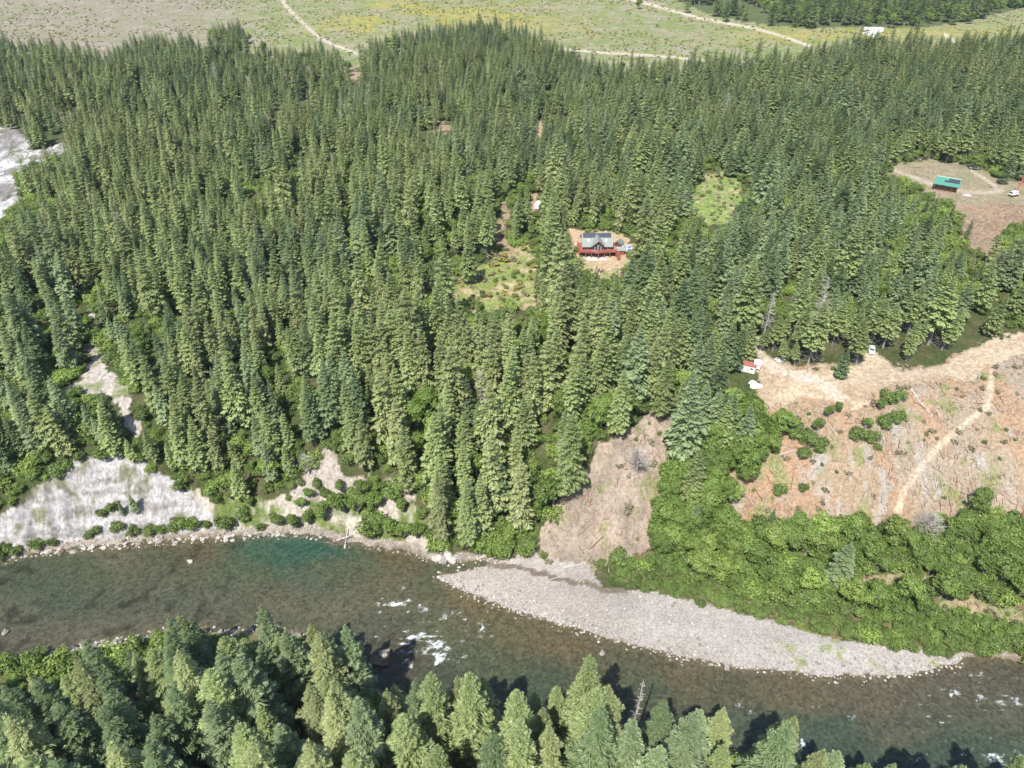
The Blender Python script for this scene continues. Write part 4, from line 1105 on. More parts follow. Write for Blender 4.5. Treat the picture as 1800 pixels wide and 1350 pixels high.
for xx in (-5, -3.9, 3.9, 5):
    wo = MB().box(xx - .45, xx + .45, -.04, .02, 3.2, 4.6).build('window', glass, house)
    MB().box(xx - .55, xx + .55, -.09, -.045, 4.6, 4.72).box(xx - .55, xx + .55, -.09, -.045, 3.08, 3.2).box(xx - .55, xx - .45, -.09, -.045, 3.2, 4.6).box(xx + .45, xx + .55, -.09, -.045, 3.2, 4.6).build('frame', frame_w, wo)
for xx in (-4.6, -2.9, -1.3, .3, 2.0, 3.8, 5.1):
    wo = MB().box(xx - .5, xx + .5, -.04, .02, .2, 2.2).build('window', glass, house)
    MB().box(xx - .6, xx + .6, -.09, -.045, 2.2, 2.32).box(xx - .6, xx - .5, -.09, -.045, .1, 2.2).box(xx + .5, xx + .6, -.09, -.045, .1, 2.2).build('frame', frame_w, wo)
m = MB()
m.slab([(-8.3, -3.0, 2.95), (-2.9, -3.0, 2.95), (0, -4.3, 2.95), (2.9, -3.0, 2.95), (8.3, -3.0, 2.95), (8.3, -.02, 2.95), (-8.3, -.02, 2.95)], .22)
m.box(-8.3, -W2 - .02, .0, 7.5, 2.73, 2.95); m.box(W2 + .02, 8.3, .0, 6, 2.73, 2.95)
m.build('deck', red_wood, house)
rail = MB(); path = [(-8.2, 7.4), (-8.2, -2.9), (-2.9, -2.9), (0, -4.2), (2.9, -2.9), (8.2, -2.9), (8.2, 6)]
for (a, b_) in zip(path, path[1:]):
    A_ = np.array((*a, 0)); B_ = np.array((*b_, 0)); Ln = np.linalg.norm(B_ - A_); nn = max(2, int(Ln / .35))
    rail.bar(A_ + (0, 0, 3.95), B_ + (0, 0, 3.95), .08, 4); rail.bar(A_ + (0, 0, 3.15), B_ + (0, 0, 3.15), .06, 4)
    for i in range(nn + 1):
        p = A_ + (B_ - A_) * i / nn; rail.bar(p + (0, 0, 2.95), p + (0, 0, 3.95), .07 if i % 5 == 0 else .05, 4)
rail.build('railing', red_wood, house)
for (a, b_) in [(-8.1, -2.8), (-5.4, -2.8), (-2.9, -2.8), (0, -4.1), (2.9, -2.8), (5.4, -2.8), (8.1, -2.8), (-8.1, 2), (-8.1, 7), (8.1, 2), (8.1, 5.8)]:
    MB().box(a - .13, a + .13, b_ - .13, b_ + .13, -.9, 2.73).build('post', red_wood, house)
m = MB()
for i in range(13): m.box(8.35, 9.7, -2.0 - i * .3, -1.65 - i * .3, 2.7 - i * .215, 2.78 - i * .215)
m.bar((8.4, -1.7, 2.75), (8.4, -5.8, 0), .1, 4); m.bar((9.7, -1.7, 2.75), (9.7, -5.8, 0), .1, 4); m.bar((8.4, -1.7, 3.8), (8.4, -5.8, 1), .07, 4); m.bar((9.7, -1.7, 3.8), (9.7, -5.8, 1), .07, 4)
m.build('stairs', red_wood, house)
m = MB(); m.slab([(-6.5, -4.4, .12), (-2, -5.4, .12), (4, -5.2, .12), (6.8, -4, .12), (6.8, -.05, .12), (-6.5, -.05, .12)], .8); m.build('patio', stone_p, house)
for i in range(6):
    x0 = -6.3 + i * 2.1
    y0, y1 = 2.6, 4.35
    MB().slab([(x0, y0, rz(y0) + .40), (x0 + 2.05, y0, rz(y0) + .40), (x0 + 2.05, y1, rz(y1) + .40), (x0, y1, rz(y1) + .40)], .1).build('solar_panel', solar, house)
for xx in (-3.9, 3.9):
    y0, y1 = 1.2, 2.0
    MB().slab([(xx - .4, y0, rz(y0) + .36), (xx + .4, y0, rz(y0) + .36), (xx + .4, y1, rz(y1) + .36), (xx - .4, y1, rz(y1) + .36)], .12).build('skylight', white_p, house)
MB().box(3.9, 4.5, 5.2, 5.8, 6.8, 9.4).build('chimney', stone_p, house)

# --- sheds beside the house
def gable_shed(name, loc, rot, w_, d_, h_, rise, wall, roofm, label, cat='shed', ax='x'):
    t = empty(name, loc, rot)
    p = [(0, -.4), (d_, -.4), (d_, h_), (d_ / 2, h_ + rise), (0, h_)]
    MB().prismx(p, -w_ / 2, w_ / 2).build('wall', wall, t)
    o_ = .35; k = rise / (d_ / 2)
    m = MB()
    m.slab([(-w_/2 - o_, -o_, h_ - k * o_ + .18), (w_/2 + o_, -o_, h_ - k * o_ + .18), (w_/2 + o_, d_/2, h_ + rise + .18), (-w_/2 - o_, d_/2, h_ + rise + .18)], .12)
    m.slab([(-w_/2 - o_, d_/2, h_ + rise + .18), (w_/2 + o_, d_/2, h_ + rise + .18), (w_/2 + o_, d_ + o_, h_ - k * o_ + .18), (-w_/2 - o_, d_ + o_, h_ - k * o_ + .18)], .12)
    m.build('roof', roofm, t)
    dr = MB().box(-.5, .5, -.06, -.005, 0, 2.0).build('door', simple(name + '_door', (.12, .08, .06)), t)
    MB().box(.32, .4, -.12, -.062, .95, 1.1).build('handle', frame_w, dr)
    return tag(t, label, cat)
g = on_ground(1089, 448); gable_shed('garden_shed', (g[0], g[1], g[2]), R(-4), 4.2, 3.0, 2.2, .9, simple('shed_red_wall', (.28, .10, .06)), grey_roof, 'small red shed with grey roof beside the red deck')
g = on_ground(1093, 436); gable_shed('wood_shed', (g[0], g[1], g[2]), R(60), 3.4, 3.0, 2.3, 1.0, dark_log, simple('dark_grey_roof', (.17, .20, .19), .6), 'little dark-roofed shed at the forest edge behind the red shed')
g = on_ground(1101, 447); t = empty('solar_rack', (g[0], g[1], g[2]), R(-8)); tag(t, 'tilted white-framed rack of four blue solar panels beside the red shed', 'solar rack')
for i in range(2):
    for j in range(2):
        x0, y0 = -2.0 + i * 2.05, j * 1.45; zz = lambda y: 1.4 + y * .5
        MB().slab([(x0 + .1, y0 + .1, zz(y0 + .1) + .06), (x0 + 1.9, y0 + .1, zz(y0 + .1) + .06), (x0 + 1.9, y0 + 1.35, zz(y0 + 1.35) + .06), (x0 + .1, y0 + 1.35, zz(y0 + 1.35) + .06)], .05).build('solar_panel', simple('blue_solar_glass', (.12, .20, .42), .2), t)
m = MB(); m.slab([(-2.15, -.1, 1.33), (2.2, -.1, 1.33), (2.2, 3.0, 2.88), (-2.15, 3.0, 2.88)], .08); m.build('frame', frame_w, t)
for (a, b_, c_) in [(-1.9, .1, 1.3), (1.9, .1, 1.3), (-1.9, 2.8, 2.6), (1.9, 2.8, 2.6)]: MB().box(a - .06, a + .06, b_ - .06, b_ + .06, -.3, c_).build('leg', frame_w, t)

# --- yard things in front of the house
for i, (a, b_, lb) in enumerate([(1052, 477, 'dark chair left of the fire ring in the house yard'), (1056, 479, 'dark chair in front of the fire ring in the house yard'), (1060, 477, 'dark chair right of the fire ring in the house yard')]):
    g = on_ground(a, b_); t = empty('garden_chair', g, R((-60, 180, 60)[i])); tag(t, lb, 'chair', 'chairs around the fire ring')
    MB().box(-.35, .35, -.35, .35, .38, .45).build('seat', simple('chair_wood', (.10, .07, .06)), t)
    MB().add([(-.35, .33, .45), (.35, .33, .45), (.35, .55, 1.15), (-.35, .55, 1.15), (-.35, .39, .45), (.35, .39, .45), (.35, .61, 1.15), (-.35, .61, 1.15)], [(0,1,2,3),(7,6,5,4),(0,4,5,1),(1,5,6,2),(2,6,7,3),(3,7,4,0)]).build('backrest', simple('chair_wood', (.10, .07, .06)), t)
    for u in (-.3, .3):
        for v in (-.3, .3): MB().box(u - .04, u + .04, v - .04, v + .04, -.05, .38).build('leg', dark_log, t)
g = on_ground(1056, 475); m = MB()
def rock_mesh(name, seed, mat, sub=2, squash=.65, amp=.35):
    import bmesh
    from mathutils import noise, Vector
    bm = bmesh.new(); bmesh.ops.create_icosphere(bm, subdivisions=sub, radius=1)
    for v in bm.verts:
        n = noise.noise(v.co * 1.1 + Vector((seed * 3.1, seed * 1.7, 0))) + .5 * noise.noise(v.co * 2.6 + Vector((seed, 0, seed)))
        v.co *= 1 + amp * n; v.co.z *= squash
        for a in range(3):
            if abs(v.co[a]) > .82: v.co[a] = math.copysign(.82 + (abs(v.co[a]) - .82) * .3, v.co[a])
    me = bpy.data.meshes.new(name); bm.to_mesh(me); bm.free(); me.materials.append(mat)
    return me
RK = [rock_mesh('boulder_%s' % n, i + 1, mt, 3, .65, .6) for i, (n, mt) in enumerate([('a', rock_m), ('b', rock_p), ('c', rock_w), ('d', rock_p)])]
t = empty('fire_ring', g); tag(t, 'ring of stones around the fire pit in the house yard', 'fire ring')
for i in range(9):
    o = link('stone', RK[1], None, t); o.location = (math.cos(i * .698) * .8, math.sin(i * .698) * .8, .08); o.scale = (.28, .24, .22)

# --- cabin with green roof
gx_, gy_, gz_ = on_ground(1660, 337)
cab = empty('cabin', (gx_, gy_, gz_ + .5), R(-33)); tag(cab, 'cabin with green metal roof, roof solar panels and dark screened porch', 'cabin')
MB().prismx([(0, -1.2), (7.5, -1.2), (7.5, 3.9), (4.6, 5.4), (0, 3.9)], -5.4, 5.4).build('wall', dark_log, cab)
m = MB(); m.slab([(-6, -2.2, 3.45), (6, -2.2, 3.45), (6, 4.6, 5.8), (-6, 4.6, 5.8)], .15); m.slab([(-6, 4.6, 5.8), (6, 4.6, 5.8), (6, 8.3, 4.0), (-6, 8.3, 4.0)], .15)
m.build('roof', green_roof, cab)
def rc(y): return 3.45 + (y + 2.2) * 2.35 / 6.8
for (x0, y0) in [(.2, 2.2), (2.0, 2.2), (3.8, 2.2), (-1.6, .55), (.2, .55), (2.0, .55), (3.8, .55)]:
    MB().slab([(x0, y0, rc(y0) + .1), (x0 + 1.76, y0, rc(y0) + .1), (x0 + 1.76, y0 + 1.6, rc(y0 + 1.6) + .1), (x0, y0 + 1.6, rc(y0 + 1.6) + .1)], .06).build('solar_panel', solar, cab)
MB().box(-6, 6, 4.45, 4.75, 5.8, 5.92).build('ridge_cap', frame_w, cab)
MB().box(-5.6, 5.6, -2.8, -.02, -1.4, .05).build('porch', simple('porch_boards', (.34, .25, .20)), cab)
for a in (-5.3, -2.7, 0, 2.7, 5.3): MB().box(a - .1, a + .1, -2.1, -1.9, .05, 3.35).build('post', dark_log, cab)
MB().box(-5.3, 5.3, -2.56, -2.5, .75, .85).box(-5.3, 5.3, -2.56, -2.5, .3, .36).build('railing', simple('dark_rail', (.12, .06, .05)), cab)
for a in (-3.6, 1.4, 3.4):
    wo = MB().box(a - .5, a + .5, -.05, -.005, .9, 2.1).build('window', glass, cab)
    MB().box(a - .6, a + .6, -.09, -.055, 2.1, 2.2).box(a - .6, a + .6, -.09, -.055, .8, .9).build('frame', frame_w, wo)
dr = MB().box(-1.4, -.5, -.06, -.005, .05, 2.1).build('door', simple('cabin_door', (.20, .12, .09)), cab); MB().box(-.68, -.6, -.12, -.065, 1, 1.15).build('handle', frame_w, dr)

# --- vehicles
def car(name, loc, rz_, body, label, cat, L_=4.6, W_=1.85, H_=1.6):
    t = empty(name, loc, rz_); tag(t, label, cat)
    h = L_ / 2
    prof = [(-h, .35), (h, .35), (h, .8), (h * .93, .98), (h * .5, 1.05), (h * .25, H_), (-h * .62, H_), (-h * .92, 1.08), (-h, .95)]
    MB().prismx(prof, -W_ / 2, W_ / 2).build('body', body, t, .05)
    m = MB()
    for s in (-1, 1): m.box(s * W_ / 2 - .01 if s > 0 else -W_ / 2 - .015, s * W_ / 2 + .015 if s > 0 else -W_ / 2 + .01, -h * .55, h * .22, 1.08, H_ - .14)
    m.build('side_window', glass, t)
    MB().add([(-W_ * .42, h * .52, 1.08), (W_ * .42, h * .52, 1.08), (W_ * .4, h * .29, H_ - .05), (-W_ * .4, h * .29, H_ - .05)], [(0, 1, 2, 3)]).build('windscreen', glass, t)
    for s in (-1, 1):
        for v in (-h * .62, h * .62):
            w_ = empty_part = None
            m = MB(); m.bar((s * (W_ / 2 - .2), v, .34), (s * (W_ / 2 + .02), v, .34), .34, 14); wo = m.build('wheel', tyre, t)
            m = MB(); m.bar((s * (W_ / 2 + .022), v, .34), (s * (W_ / 2 + .04), v, .34), .19, 10); m.build('rim', frame_w, wo)
        MB().box(s * W_ * .36 - .15, s * W_ * .36 + .15, h - .02, h + .03, .68, .82).build('headlight', frame_w, t)
    return t
carw = simple('white_car_paint', (.70, .71, .73), .3, var=.04, spec=.5)
g = on_ground(1531, 618); car('parked_car', g, R(160), carw, 'white car parked nose-out under the firs at the edge of the dirt yard', 'car', H_=1.75)
g = on_ground(1712, 297); car('parked_car', g, R(80), carw, 'white car half hidden under trees behind the cabin', 'car')
g = on_ground(857, 440); car('parked_car', g, R(70), simple('silver_car_paint', (.50, .53, .58), .35), 'silver car parked at the forest edge above the shrubby opening', 'car')

def trailer(name, loc, rz_, L_, W_, H_, body, roofm, label, cat, wheels=True):
    t = empty(name, loc, rz_); tag(t, label, cat)
    MB().box(-L_ / 2, L_ / 2, -W_ / 2, W_ / 2, .5 if wheels else -.3, H_).build('body', body, t, .08)
    m = MB(); m.slab([(-L_ / 2 - .15, -W_ / 2 - .15, H_ + .14), (L_ / 2 + .15, -W_ / 2 - .15, H_ + .14), (L_ / 2 + .15, W_ / 2 + .15, H_ + .3), (-L_ / 2 - .15, W_ / 2 + .15, H_ + .3)], .12); m.build('roof', roofm, t)
    dr = MB().box(L_ * .1, L_ * .1 + .8, -W_ / 2 - .04, -W_ / 2 - .005, .6, 2.2).build('door', cream, t)
    MB().box(L_ * .1 + .65, L_ * .1 + .72, -W_ / 2 - .09, -W_ / 2 - .045, 1.2, 1.35).build('handle', tyre, dr)
    for a in (-.32, -.08, .34):
        wo = MB().box(L_ * a - .4, L_ * a + .4, -W_ / 2 - .035, -W_ / 2 - .005, 1.3, 1.9).build('window', glass, t)
        MB().box(L_ * a - .48, L_ * a + .48, -W_ / 2 - .06, -W_ / 2 - .038, 1.9, 1.98).box(L_ * a - .48, L_ * a + .48, -W_ / 2 - .06, -W_ / 2 - .038, 1.22, 1.3).build('frame', frame_w, wo)
    if wheels:
        for s in (-1, 1):
            for v in (-.5, .5):
                m = MB(); m.bar((v, s * (W_ / 2 - .25), .35), (v, s * (W_ / 2 + .01), .35), .35, 12); m.build('wheel', tyre, t)
    return t
g = on_ground(1308, 649); trailer('storage_shed', g, R(-26), 7.4, 2.6, 2.5, white_p, red_roof, 'long white shed with red roof beside the track into the dirt yard', 'shed', False)
g = on_ground(1330, 647); trailer('camper_trailer', g, R(70), 3.2, 2.2, 2.3, white_p, frame_w, 'small white camper standing behind the red-roofed shed', 'camper')
g = on_ground(946, 366); trailer('camper_trailer', g, R(70), 6.0, 2.4, 2.6, white_p, frame_w, 'white camper parked on the forest track above the house', 'camper')
g = on_ground(1525, 54); trailer('camper_trailer', g, R(0), 9, 3.2, 3.2, white_p, frame_w, 'left white trailer on the far gravel pad', 'trailer')
g = on_ground(1541, 55); trailer('storage_shed', g, R(-8), 12, 6, 3.6, white_p, frame_w, 'larger pale shed on the far gravel pad', 'shed', False)
g = on_ground(852, 268); trailer('camper_trailer', g, R(30), 5.0, 2.3, 2.5, white_p, frame_w, 'white camper glimpsed between firs in the upper forest', 'camper')

# covered piles and the board in the yard
def tarp(name, loc, r_, h_, mat, label, cat, seed):
    rr = np.random.default_rng(seed); m = MB(); nn, kk = 14, 5; vs = [(0, 0, h_)]
    for j in range(1, kk + 1):
        for i in range(nn):
            a = i * 2 * math.pi / nn; q = r_ * (j / kk) * (1 + .18 * math.sin(3 * a + seed) + rr.normal(0, .05))
            vs.append((math.cos(a) * q * 1.2, math.sin(a) * q * .8, h_ * (1 - (j / kk) ** 2.4) * (1 + rr.normal(0, .12)) - (.1 if j == kk else 0)))
    fs = [(0, 1 + i, 1 + (i + 1) % nn) for i in range(nn)]
    for j in range(kk - 1):
        for i in range(nn): a = 1 + j * nn; fs.append((a + i, a + nn + i, a + nn + (i + 1) % nn, a + (i + 1) % nn))
    m.add(vs, fs); o = m.build(name, mat); o.location = loc
    return tag(o, label, cat)
g = on_ground(1371, 633); tarp('covered_boat', g, 1.6, 1.2, stone_p, 'pile under a white cover at the forest edge by the track', 'covered pile', 1)
g = on_ground(1328, 678); tarp('covered_pile', g, 2.0, .9, white_p, 'white covered pile at the tree edge below the red-roofed shed', 'covered pile', 2)
g = on_ground(1323, 672); tarp('covered_pile', g, 1.2, .7, cream, 'smaller pale pile touching the white one below the red-roofed shed', 'covered pile', 3)
g = on_ground(1418, 668); tarp('sand_pile', g, .9, .5, stone_p, 'pale heap of sand in the middle of the dirt yard', 'sand pile', 4)
g = on_ground(1700, 343); tarp('gravel_pad', g, 2.6, .2, stone_p, 'flat pale oval patch of stone right of the cabin', 'stone patch', 5)
g = on_ground(1406, 627); t = empty('work_bench', g, R(-4)); tag(t, 'long white board on trestles along the forest edge', 'bench')
MB().box(-2.0, 2.0, -.3, .3, .7, .78).build('board', white_p, t)
for a in (-1.6, 1.6): MB().box(a - .08, a + .08, -.25, .25, -.1, .7).build('leg', dark_log, t)

# --- boom truck with red lattice boom
g = on_ground(1783, 344); t = empty('crane_truck', g, R(20)); tag(t, 'white crane truck with red lattice boom at the edge of the cabin clearing', 'crane')
MB().box(-3.2, 1.6, -1.2, 1.2, .9, 1.4).build('chassis', frame_w, t, .04)
MB().prismx([(-1.15, .8), (1.15, .8), (1.15, 1.7), (.6, 2.7), (-1.0, 2.8), (-1.15, 2.6)], -3.4, -1.8).build('cab', white_p, t, .08)
MB().box(-1.2, .9, -1.0, 1.0, 1.42, 2.7).build('engine_housing', white_p, t, .1)
MB().box(-3.44, -3.41, -.9, .9, 1.7, 2.4).build('windscreen', glass, t)
for a in (-2.6, -.6, .8):
    for s in (-1, 1):
        m = MB(); m.bar((a, s * .9, .5), (a, s * 1.25, .5), .5, 12); m.build('wheel', tyre, t)
bm_ = MB(); p0 = np.array((.5, 0, 2.2)); p1 = np.array((3.6, 1.0, 14.5)); off = [np.array(v) * .38 for v in ((1, 1, 0), (-1, 1, 0), (-1, -1, 0), (1, -1, 0))]
for o_ in off: bm_.bar(p0 + o_, p1 + o_ * .6, .08, 4)
for i in range(16):
    a = i / 16; c_ = (i + 1) / 16
    for j in range(4): bm_.bar(p0 + (p1 - p0) * a + off[j] * (1 - .4 * a), p0 + (p1 - p0) * c_ + off[(j + 1) % 4] * (1 - .4 * c_), .05, 3)
bm_.build('boom', crane_red, t)

# ------------------------------------------------------------------ rocks, logs and dead trees
def rock(name, a, b_, s, k, label, cat, group=None, sink=.25, zz=None):
    if zz is None: X, Y, Z = on_ground(a, b_)
    else: X, Y, Z = at(a, b_, zz)
    o = link(name, RK[k]); o.location = (X, Y, Z + s[2] * (1 - sink) * .5 - .05); o.scale = s; o.rotation_euler.z = rng.uniform(0, 6.28)
    return tag(o, label, cat, group)
rock('boulder', 10, 1113, (1.0, .8, .9), 0, 'round grey boulder in the upstream shallows off the near bank', 'boulder', zz=0)
rock('boulder', 335, 988, (.8, .7, .7), 1, 'pale boulder breaking the water near the white cliff', 'boulder', zz=0)
rock('boulder', 1058, 1149, (.9, .7, .6), 0, 'grey boulder in the water just off the gravel bar', 'boulder', zz=0)
rock('boulder', 1278, 1174, (1.1, .7, .6), 0, 'flat grey boulder at the water edge of the gravel bar', 'boulder', zz=0)
rock('rock_mound', 668, 1163, (3.2, 2.0, 1.5), 2, 'brown rocky mound in the shade beside the rapids', 'rock', zz=-.4)
rock('rock_mound', 676, 1150, (1.6, 1.2, 1.2), 0, 'lighter rock on the mound beside the rapids', 'rock', zz=.8)
t = empty('rock_outcrop', on_ground(786, 980)); tag(t, 'low pale rock shelf at the water under the firs of the point', 'rock')
t.location.z = .2
for i, (a, b_, c_, s) in enumerate([(-3.2, 0, .3, (1.9, 1.4, 1.2)), (-1.0, -.6, .3, (2.0, 1.5, 1.1)), (1.4, -.3, .4, (2.1, 1.6, 1.3)), (3.3, .5, .3, (1.5, 1.3, 1.5)), (0, 1.2, .8, (2.6, 1.3, 1.6))]):
    o = link('rock', RK[(1, 0, 1, 0, 1)[i]], None, t); o.location = (a, b_, c_); o.scale = s; o.rotation_euler.z = i * 1.3
for i in range(120):       # stones of the far shore, each its own
    q = rng.random()
    a = 60 + 460 * q + rng.normal(0, 4); b_ = np.interp(a, [0, 60, 200, 300, 400, 520], [988, 972, 958, 949, 944, 939]) + rng.normal(1.5, 4.5)
    s = abs(rng.normal(.32, .2)) + .18
    rock('boulder', a, b_, (s * 1.2, s, s * .8), int(rng.choice([0, 1, 3, 2])), 'stone lying along the water line below the white cliff', 'boulder', 'stones along the water line below the white cliff')
for i in range(70):
    a = rng.choice([rng.uniform(200, 300), rng.uniform(370, 480), rng.uniform(90, 200)]); b_ = np.interp(a, [0, 100, 200, 250, 350, 480], [1160, 1145, 1130, 1120, 1106, 1108]) - abs(rng.normal(0, 8)) + 4
    s = abs(rng.normal(.28, .16)) + .15
    rock('boulder', a, b_, (s * 1.2, s, s * .8), int(rng.choice([0, 1, 3])), 'stone in the shallows along the upstream near bank', 'boulder', 'stones along the upstream near bank')

# the pebbles nobody could count: one object
def stone_field(name, n, fn, mat, label, smin, smax):
    t_ = (1 + 5 ** .5) / 2
    ico = np.array([(-1,t_,0),(1,t_,0),(-1,-t_,0),(1,-t_,0),(0,-1,t_),(0,1,t_),(0,-1,-t_),(0,1,-t_),(t_,0,-1),(t_,0,1),(-t_,0,-1),(-t_,0,1)]) / 1.9
    F = np.array([(0,11,5),(0,5,1),(0,1,7),(0,7,10),(0,10,11),(1,5,9),(5,11,4),(11,10,2),(10,7,6),(7,1,8),(3,9,4),(3,4,2),(3,2,6),(3,6,8),(3,8,9),(4,9,5),(2,4,11),(6,2,10),(8,6,7),(9,8,1)])
    XY = fn(n); n = len(XY); Z = height(XY[:, 0], XY[:, 1])
    s = smin + (smax - smin) * rng.random(n) ** 3
    V = ico[None] * s[:, None, None] * rng.uniform(.7, 1.3, (n, 1, 3)) * np.array((1, 1, .7)) * rng.uniform(.85, 1.15, (n, 12, 1))
    V[..., 0] += XY[:, 0:1]; V[..., 1] += XY[:, 1:2]; V[..., 2] += (np.maximum(Z, -.15) + s * .2)[:, None]
    Fa = (F[None] + (np.arange(n) * 12)[:, None, None]).reshape(-1)
    me = bpy.data.meshes.new(name); me.vertices.add(n * 12); me.vertices.foreach_set('co', V.astype(np.float32).ravel())
    me.loops.add(len(Fa)); me.loops.foreach_set('vertex_index', Fa.astype(np.int32)); me.polygons.add(len(Fa) // 3); me.polygons.foreach_set('loop_start', (np.arange(len(Fa) // 3) * 3).astype(np.int32)); me.update(calc_edges=True)
    a = me.attributes.new('tone', 'FLOAT', 'POINT'); a.data.foreach_set('value', np.repeat(rng.random(n), 12).astype(np.float32))
    return tag(link(name, me, mat), label, 'gravel', kind='stuff')
pm, nt, b = nmat('pebbles')
ta = N(nt, 'ShaderNodeAttribute', attribute_name='tone'); c = mixc(nt, 'MIX', ta.outputs['Fac'], (.20, .185, .17), (.50, .47, .44)); L(nt, c, b.inputs['Base Color']); b.inputs['Roughness'].default_value = .85
def on_bar(n):
    x = rng.uniform(-60, 170, n * 6); y = rng.uniform(95, 165, n * 6); z = height(x, y); a, b_ = proj(x, y, z)
    lower = np.interp(a, [768, 850, 1000, 1200, 1450, 1600, 1690], [1015, 1056, 1104, 1158, 1190, 1188, 1168])
    d = lower - b_
    ok = ((look(m_bar, a, b_) & (rng.random(len(x)) < .05 + .95 * np.exp(-np.maximum(d, 0) / 14))) | ((d < 0) & (d > -26) & (a > 780) & (a < 1690) & (rng.random(len(x)) < .5 * np.exp(d / 7)))) & (z < 2.5)
    i = np.nonzero(ok)[0][:n]; return np.stack([x[i], y[i]], 1)
stone_field('gravel', 13000, on_bar, pm, 'pale stones and cobbles covering the river bar', .09, .46)
def on_shore(n):
    x = rng.uniform(-200, 30, n * 8); y = rng.uniform(100, 190, n * 8); a, b_ = proj(x, y, 0)
    d = dist_poly(RIVER, a, b_)
    ok = (d < 9) & (a > -50) & (a < 1000) & (height(x, y) < 1.5); i = np.nonzero(ok)[0][:n]; return np.stack([x[i], y[i]], 1)
stone_field('shore_gravel', 3500, on_shore, pm, 'small stones strewn along both water lines', .12, .5)

# logs
def log(a0, b0, a1, b1, r_, label, name='driftwood_log', group=None, lift=.2, mat=None, cat='log'):
    p = np.array(on_ground(a0, b0)); q = np.array(on_ground(a1, b1)); p[2] += lift; q[2] += lift * 1.4
    o0 = p.copy(); m = MB(); mid = (p + q) / 2 + rng.normal(0, .12, 3)
    for f in tube([p - o0, mid - o0, q - o0], [r_, r_ * .85, r_ * .5], 7): m.add(f, [(0, 1, 2, 3)])
    for k in range(4):
        u = rng.uniform(.2, .9); c_ = p - o0 + (q - p) * u; m.bar(c_, c_ + rng.normal(0, .5, 3) + np.array((0, 0, .4)), r_ * .25, 4, .02)
    o = m.build(name, mat or deadwood); o.location = o0
    return tag(o, label, cat, group)
log(838, 984, 861, 974, .38, 'white drift log lying on the shore beside the rocky point')
log(990, 998, 1024, 993, .32, 'bleached log on the gravel below the brown slope')
log(966, 1020, 1000, 1008, .15, 'thin dead branch on the upstream end of the bar')
log(606, 966, 612, 930, .35, 'bleached log standing out of the root wad by the pool')
log(576, 980, 590, 972, .16, 'thin sunken stick in the deep pool')
log(1505, 752, 1590, 753, .3, 'long bleached pole lying across the cleared slope under the shrubs')
log(1508, 758, 1585, 757, .25, 'second bleached pole lying against the long one')
log(1598, 680, 1640, 735, .3, 'fallen trunk slanting down from the shrubs to the right')
log(1370, 800, 1405, 790, .25, 'bleached log on the slope beside the left shrubs')
log(1655, 985, 1675, 950, .4, 'white dead trunk leaning over the thicket')
log(1606, 1055, 1625, 1015, .18, 'thin grey trunk standing in the dry opening of the thicket')
log(1613, 1060, 1636, 1032, .15, 'thin grey trunk leaning in the dry opening of the thicket')
log(1738, 1058, 1752, 1015, .2, 'grey leaning trunk near the right end of the thicket')
g = on_ground(594, 957); t = empty('root_wad', (g[0], g[1], max(g[2], 0))); tag(t, 'tangled grey root wad stranded at the pool', 'root wad')
m = MB()
for i in range(70):
    a = rng.uniform(0, 6.28); d = np.array((math.cos(a) * rng.uniform(1, 4), math.sin(a) * rng.uniform(.6, 2), rng.uniform(.2, 1.8))); s0 = rng.normal(0, .8, 3) * (1, .6, .2) + (0, 0, .4)
    m.bar(s0, s0 + d, rng.uniform(.06, .16), 4, .03)
m.build('roots', simple('grey_brown_roots', (.20, .155, .12), .9), t)
m = MB(); m.bar((-1.5, .5, .5), (3.5, 1.8, 1.6), .35, 7, .25); m.build('trunk', deadwood, t)

def snag(a, b_, h, r_, lean, nbr, label, spread=1.4, base=None, mat=None, upf=.1, name='dead_tree'):
    X, Y, Z = base if base else on_ground(a, b_)
    rr = np.random.default_rng(int(a) + 7)
    t = empty(name, (X, Y, Z)); tag(t, label, 'dead tree')
    top = np.array((lean[0], lean[1], h)); m = MB()
    for f in tube([(0, 0, -.5), top * .35, top * .7 + (.1, 0, 0), top], [r_, r_ * .8, r_ * .5, .04], 7): m.add(f, [(0, 1, 2, 3)])
    m.build('trunk', mat or deadwood, t)
    m = MB()
    for i in range(nbr):
        u = rr.uniform(.25, .98); p = top * u; q = rr.uniform(0, 6.28); l = spread * (1.15 - u) * rr.uniform(.5, 1.3) + .25
        d = np.array((math.cos(q), math.sin(q), rr.uniform(-.2, .5) + upf)); m.bar(p, p + d * l, .06, 3, .015)
        for k in range(3):
            pp = p + d * l * rr.uniform(.3, .9); m.bar(pp, pp + (d + rr.normal(0, .6, 3)) * l * .4, .03, 3, .01)
    m.build('branches', mat or deadwood, t)
    return t
snag(0, 0, 34, .42, (.6, 0), 70, 'bare white dead tree standing out of the near-bank wood', 1.6, base=(26.5, 84, gz_at(26.5, 84)))
snag(1, 0, 26, .3, (-4.5, 1), 40, 'thin bare dead tree leaning over the upstream shallows', 1.2, base=(-73, 101, gz_at(-73, 101)))
snag(2, 0, 27, .45, (0, 0), 150, 'grey dead tree with fine twigs among the near-bank conifers', 3.4, base=(-2.5, 70, gz_at(-2.5, 70)))
snag(1120, 830, 12, .3, (-1.5, -3), 160, 'grey leafless tree on the brown slope', 4.0, upf=.3)
snag(545, 835, 9, .22, (-1, 0), 70, 'grey leafless tree at the foot of the bluff near the pale bank', 3.2, upf=.5)
snag(1620, 945, 8, .25, (2, 1.5), 170, 'grey leafless bush-like tree on the rim of the cleared slope', 5.5, upf=.4)
snag(1745, 490, 13, .25, (0, 0), 120, 'grey bare tree at the right edge of the plateau forest', 3.5)
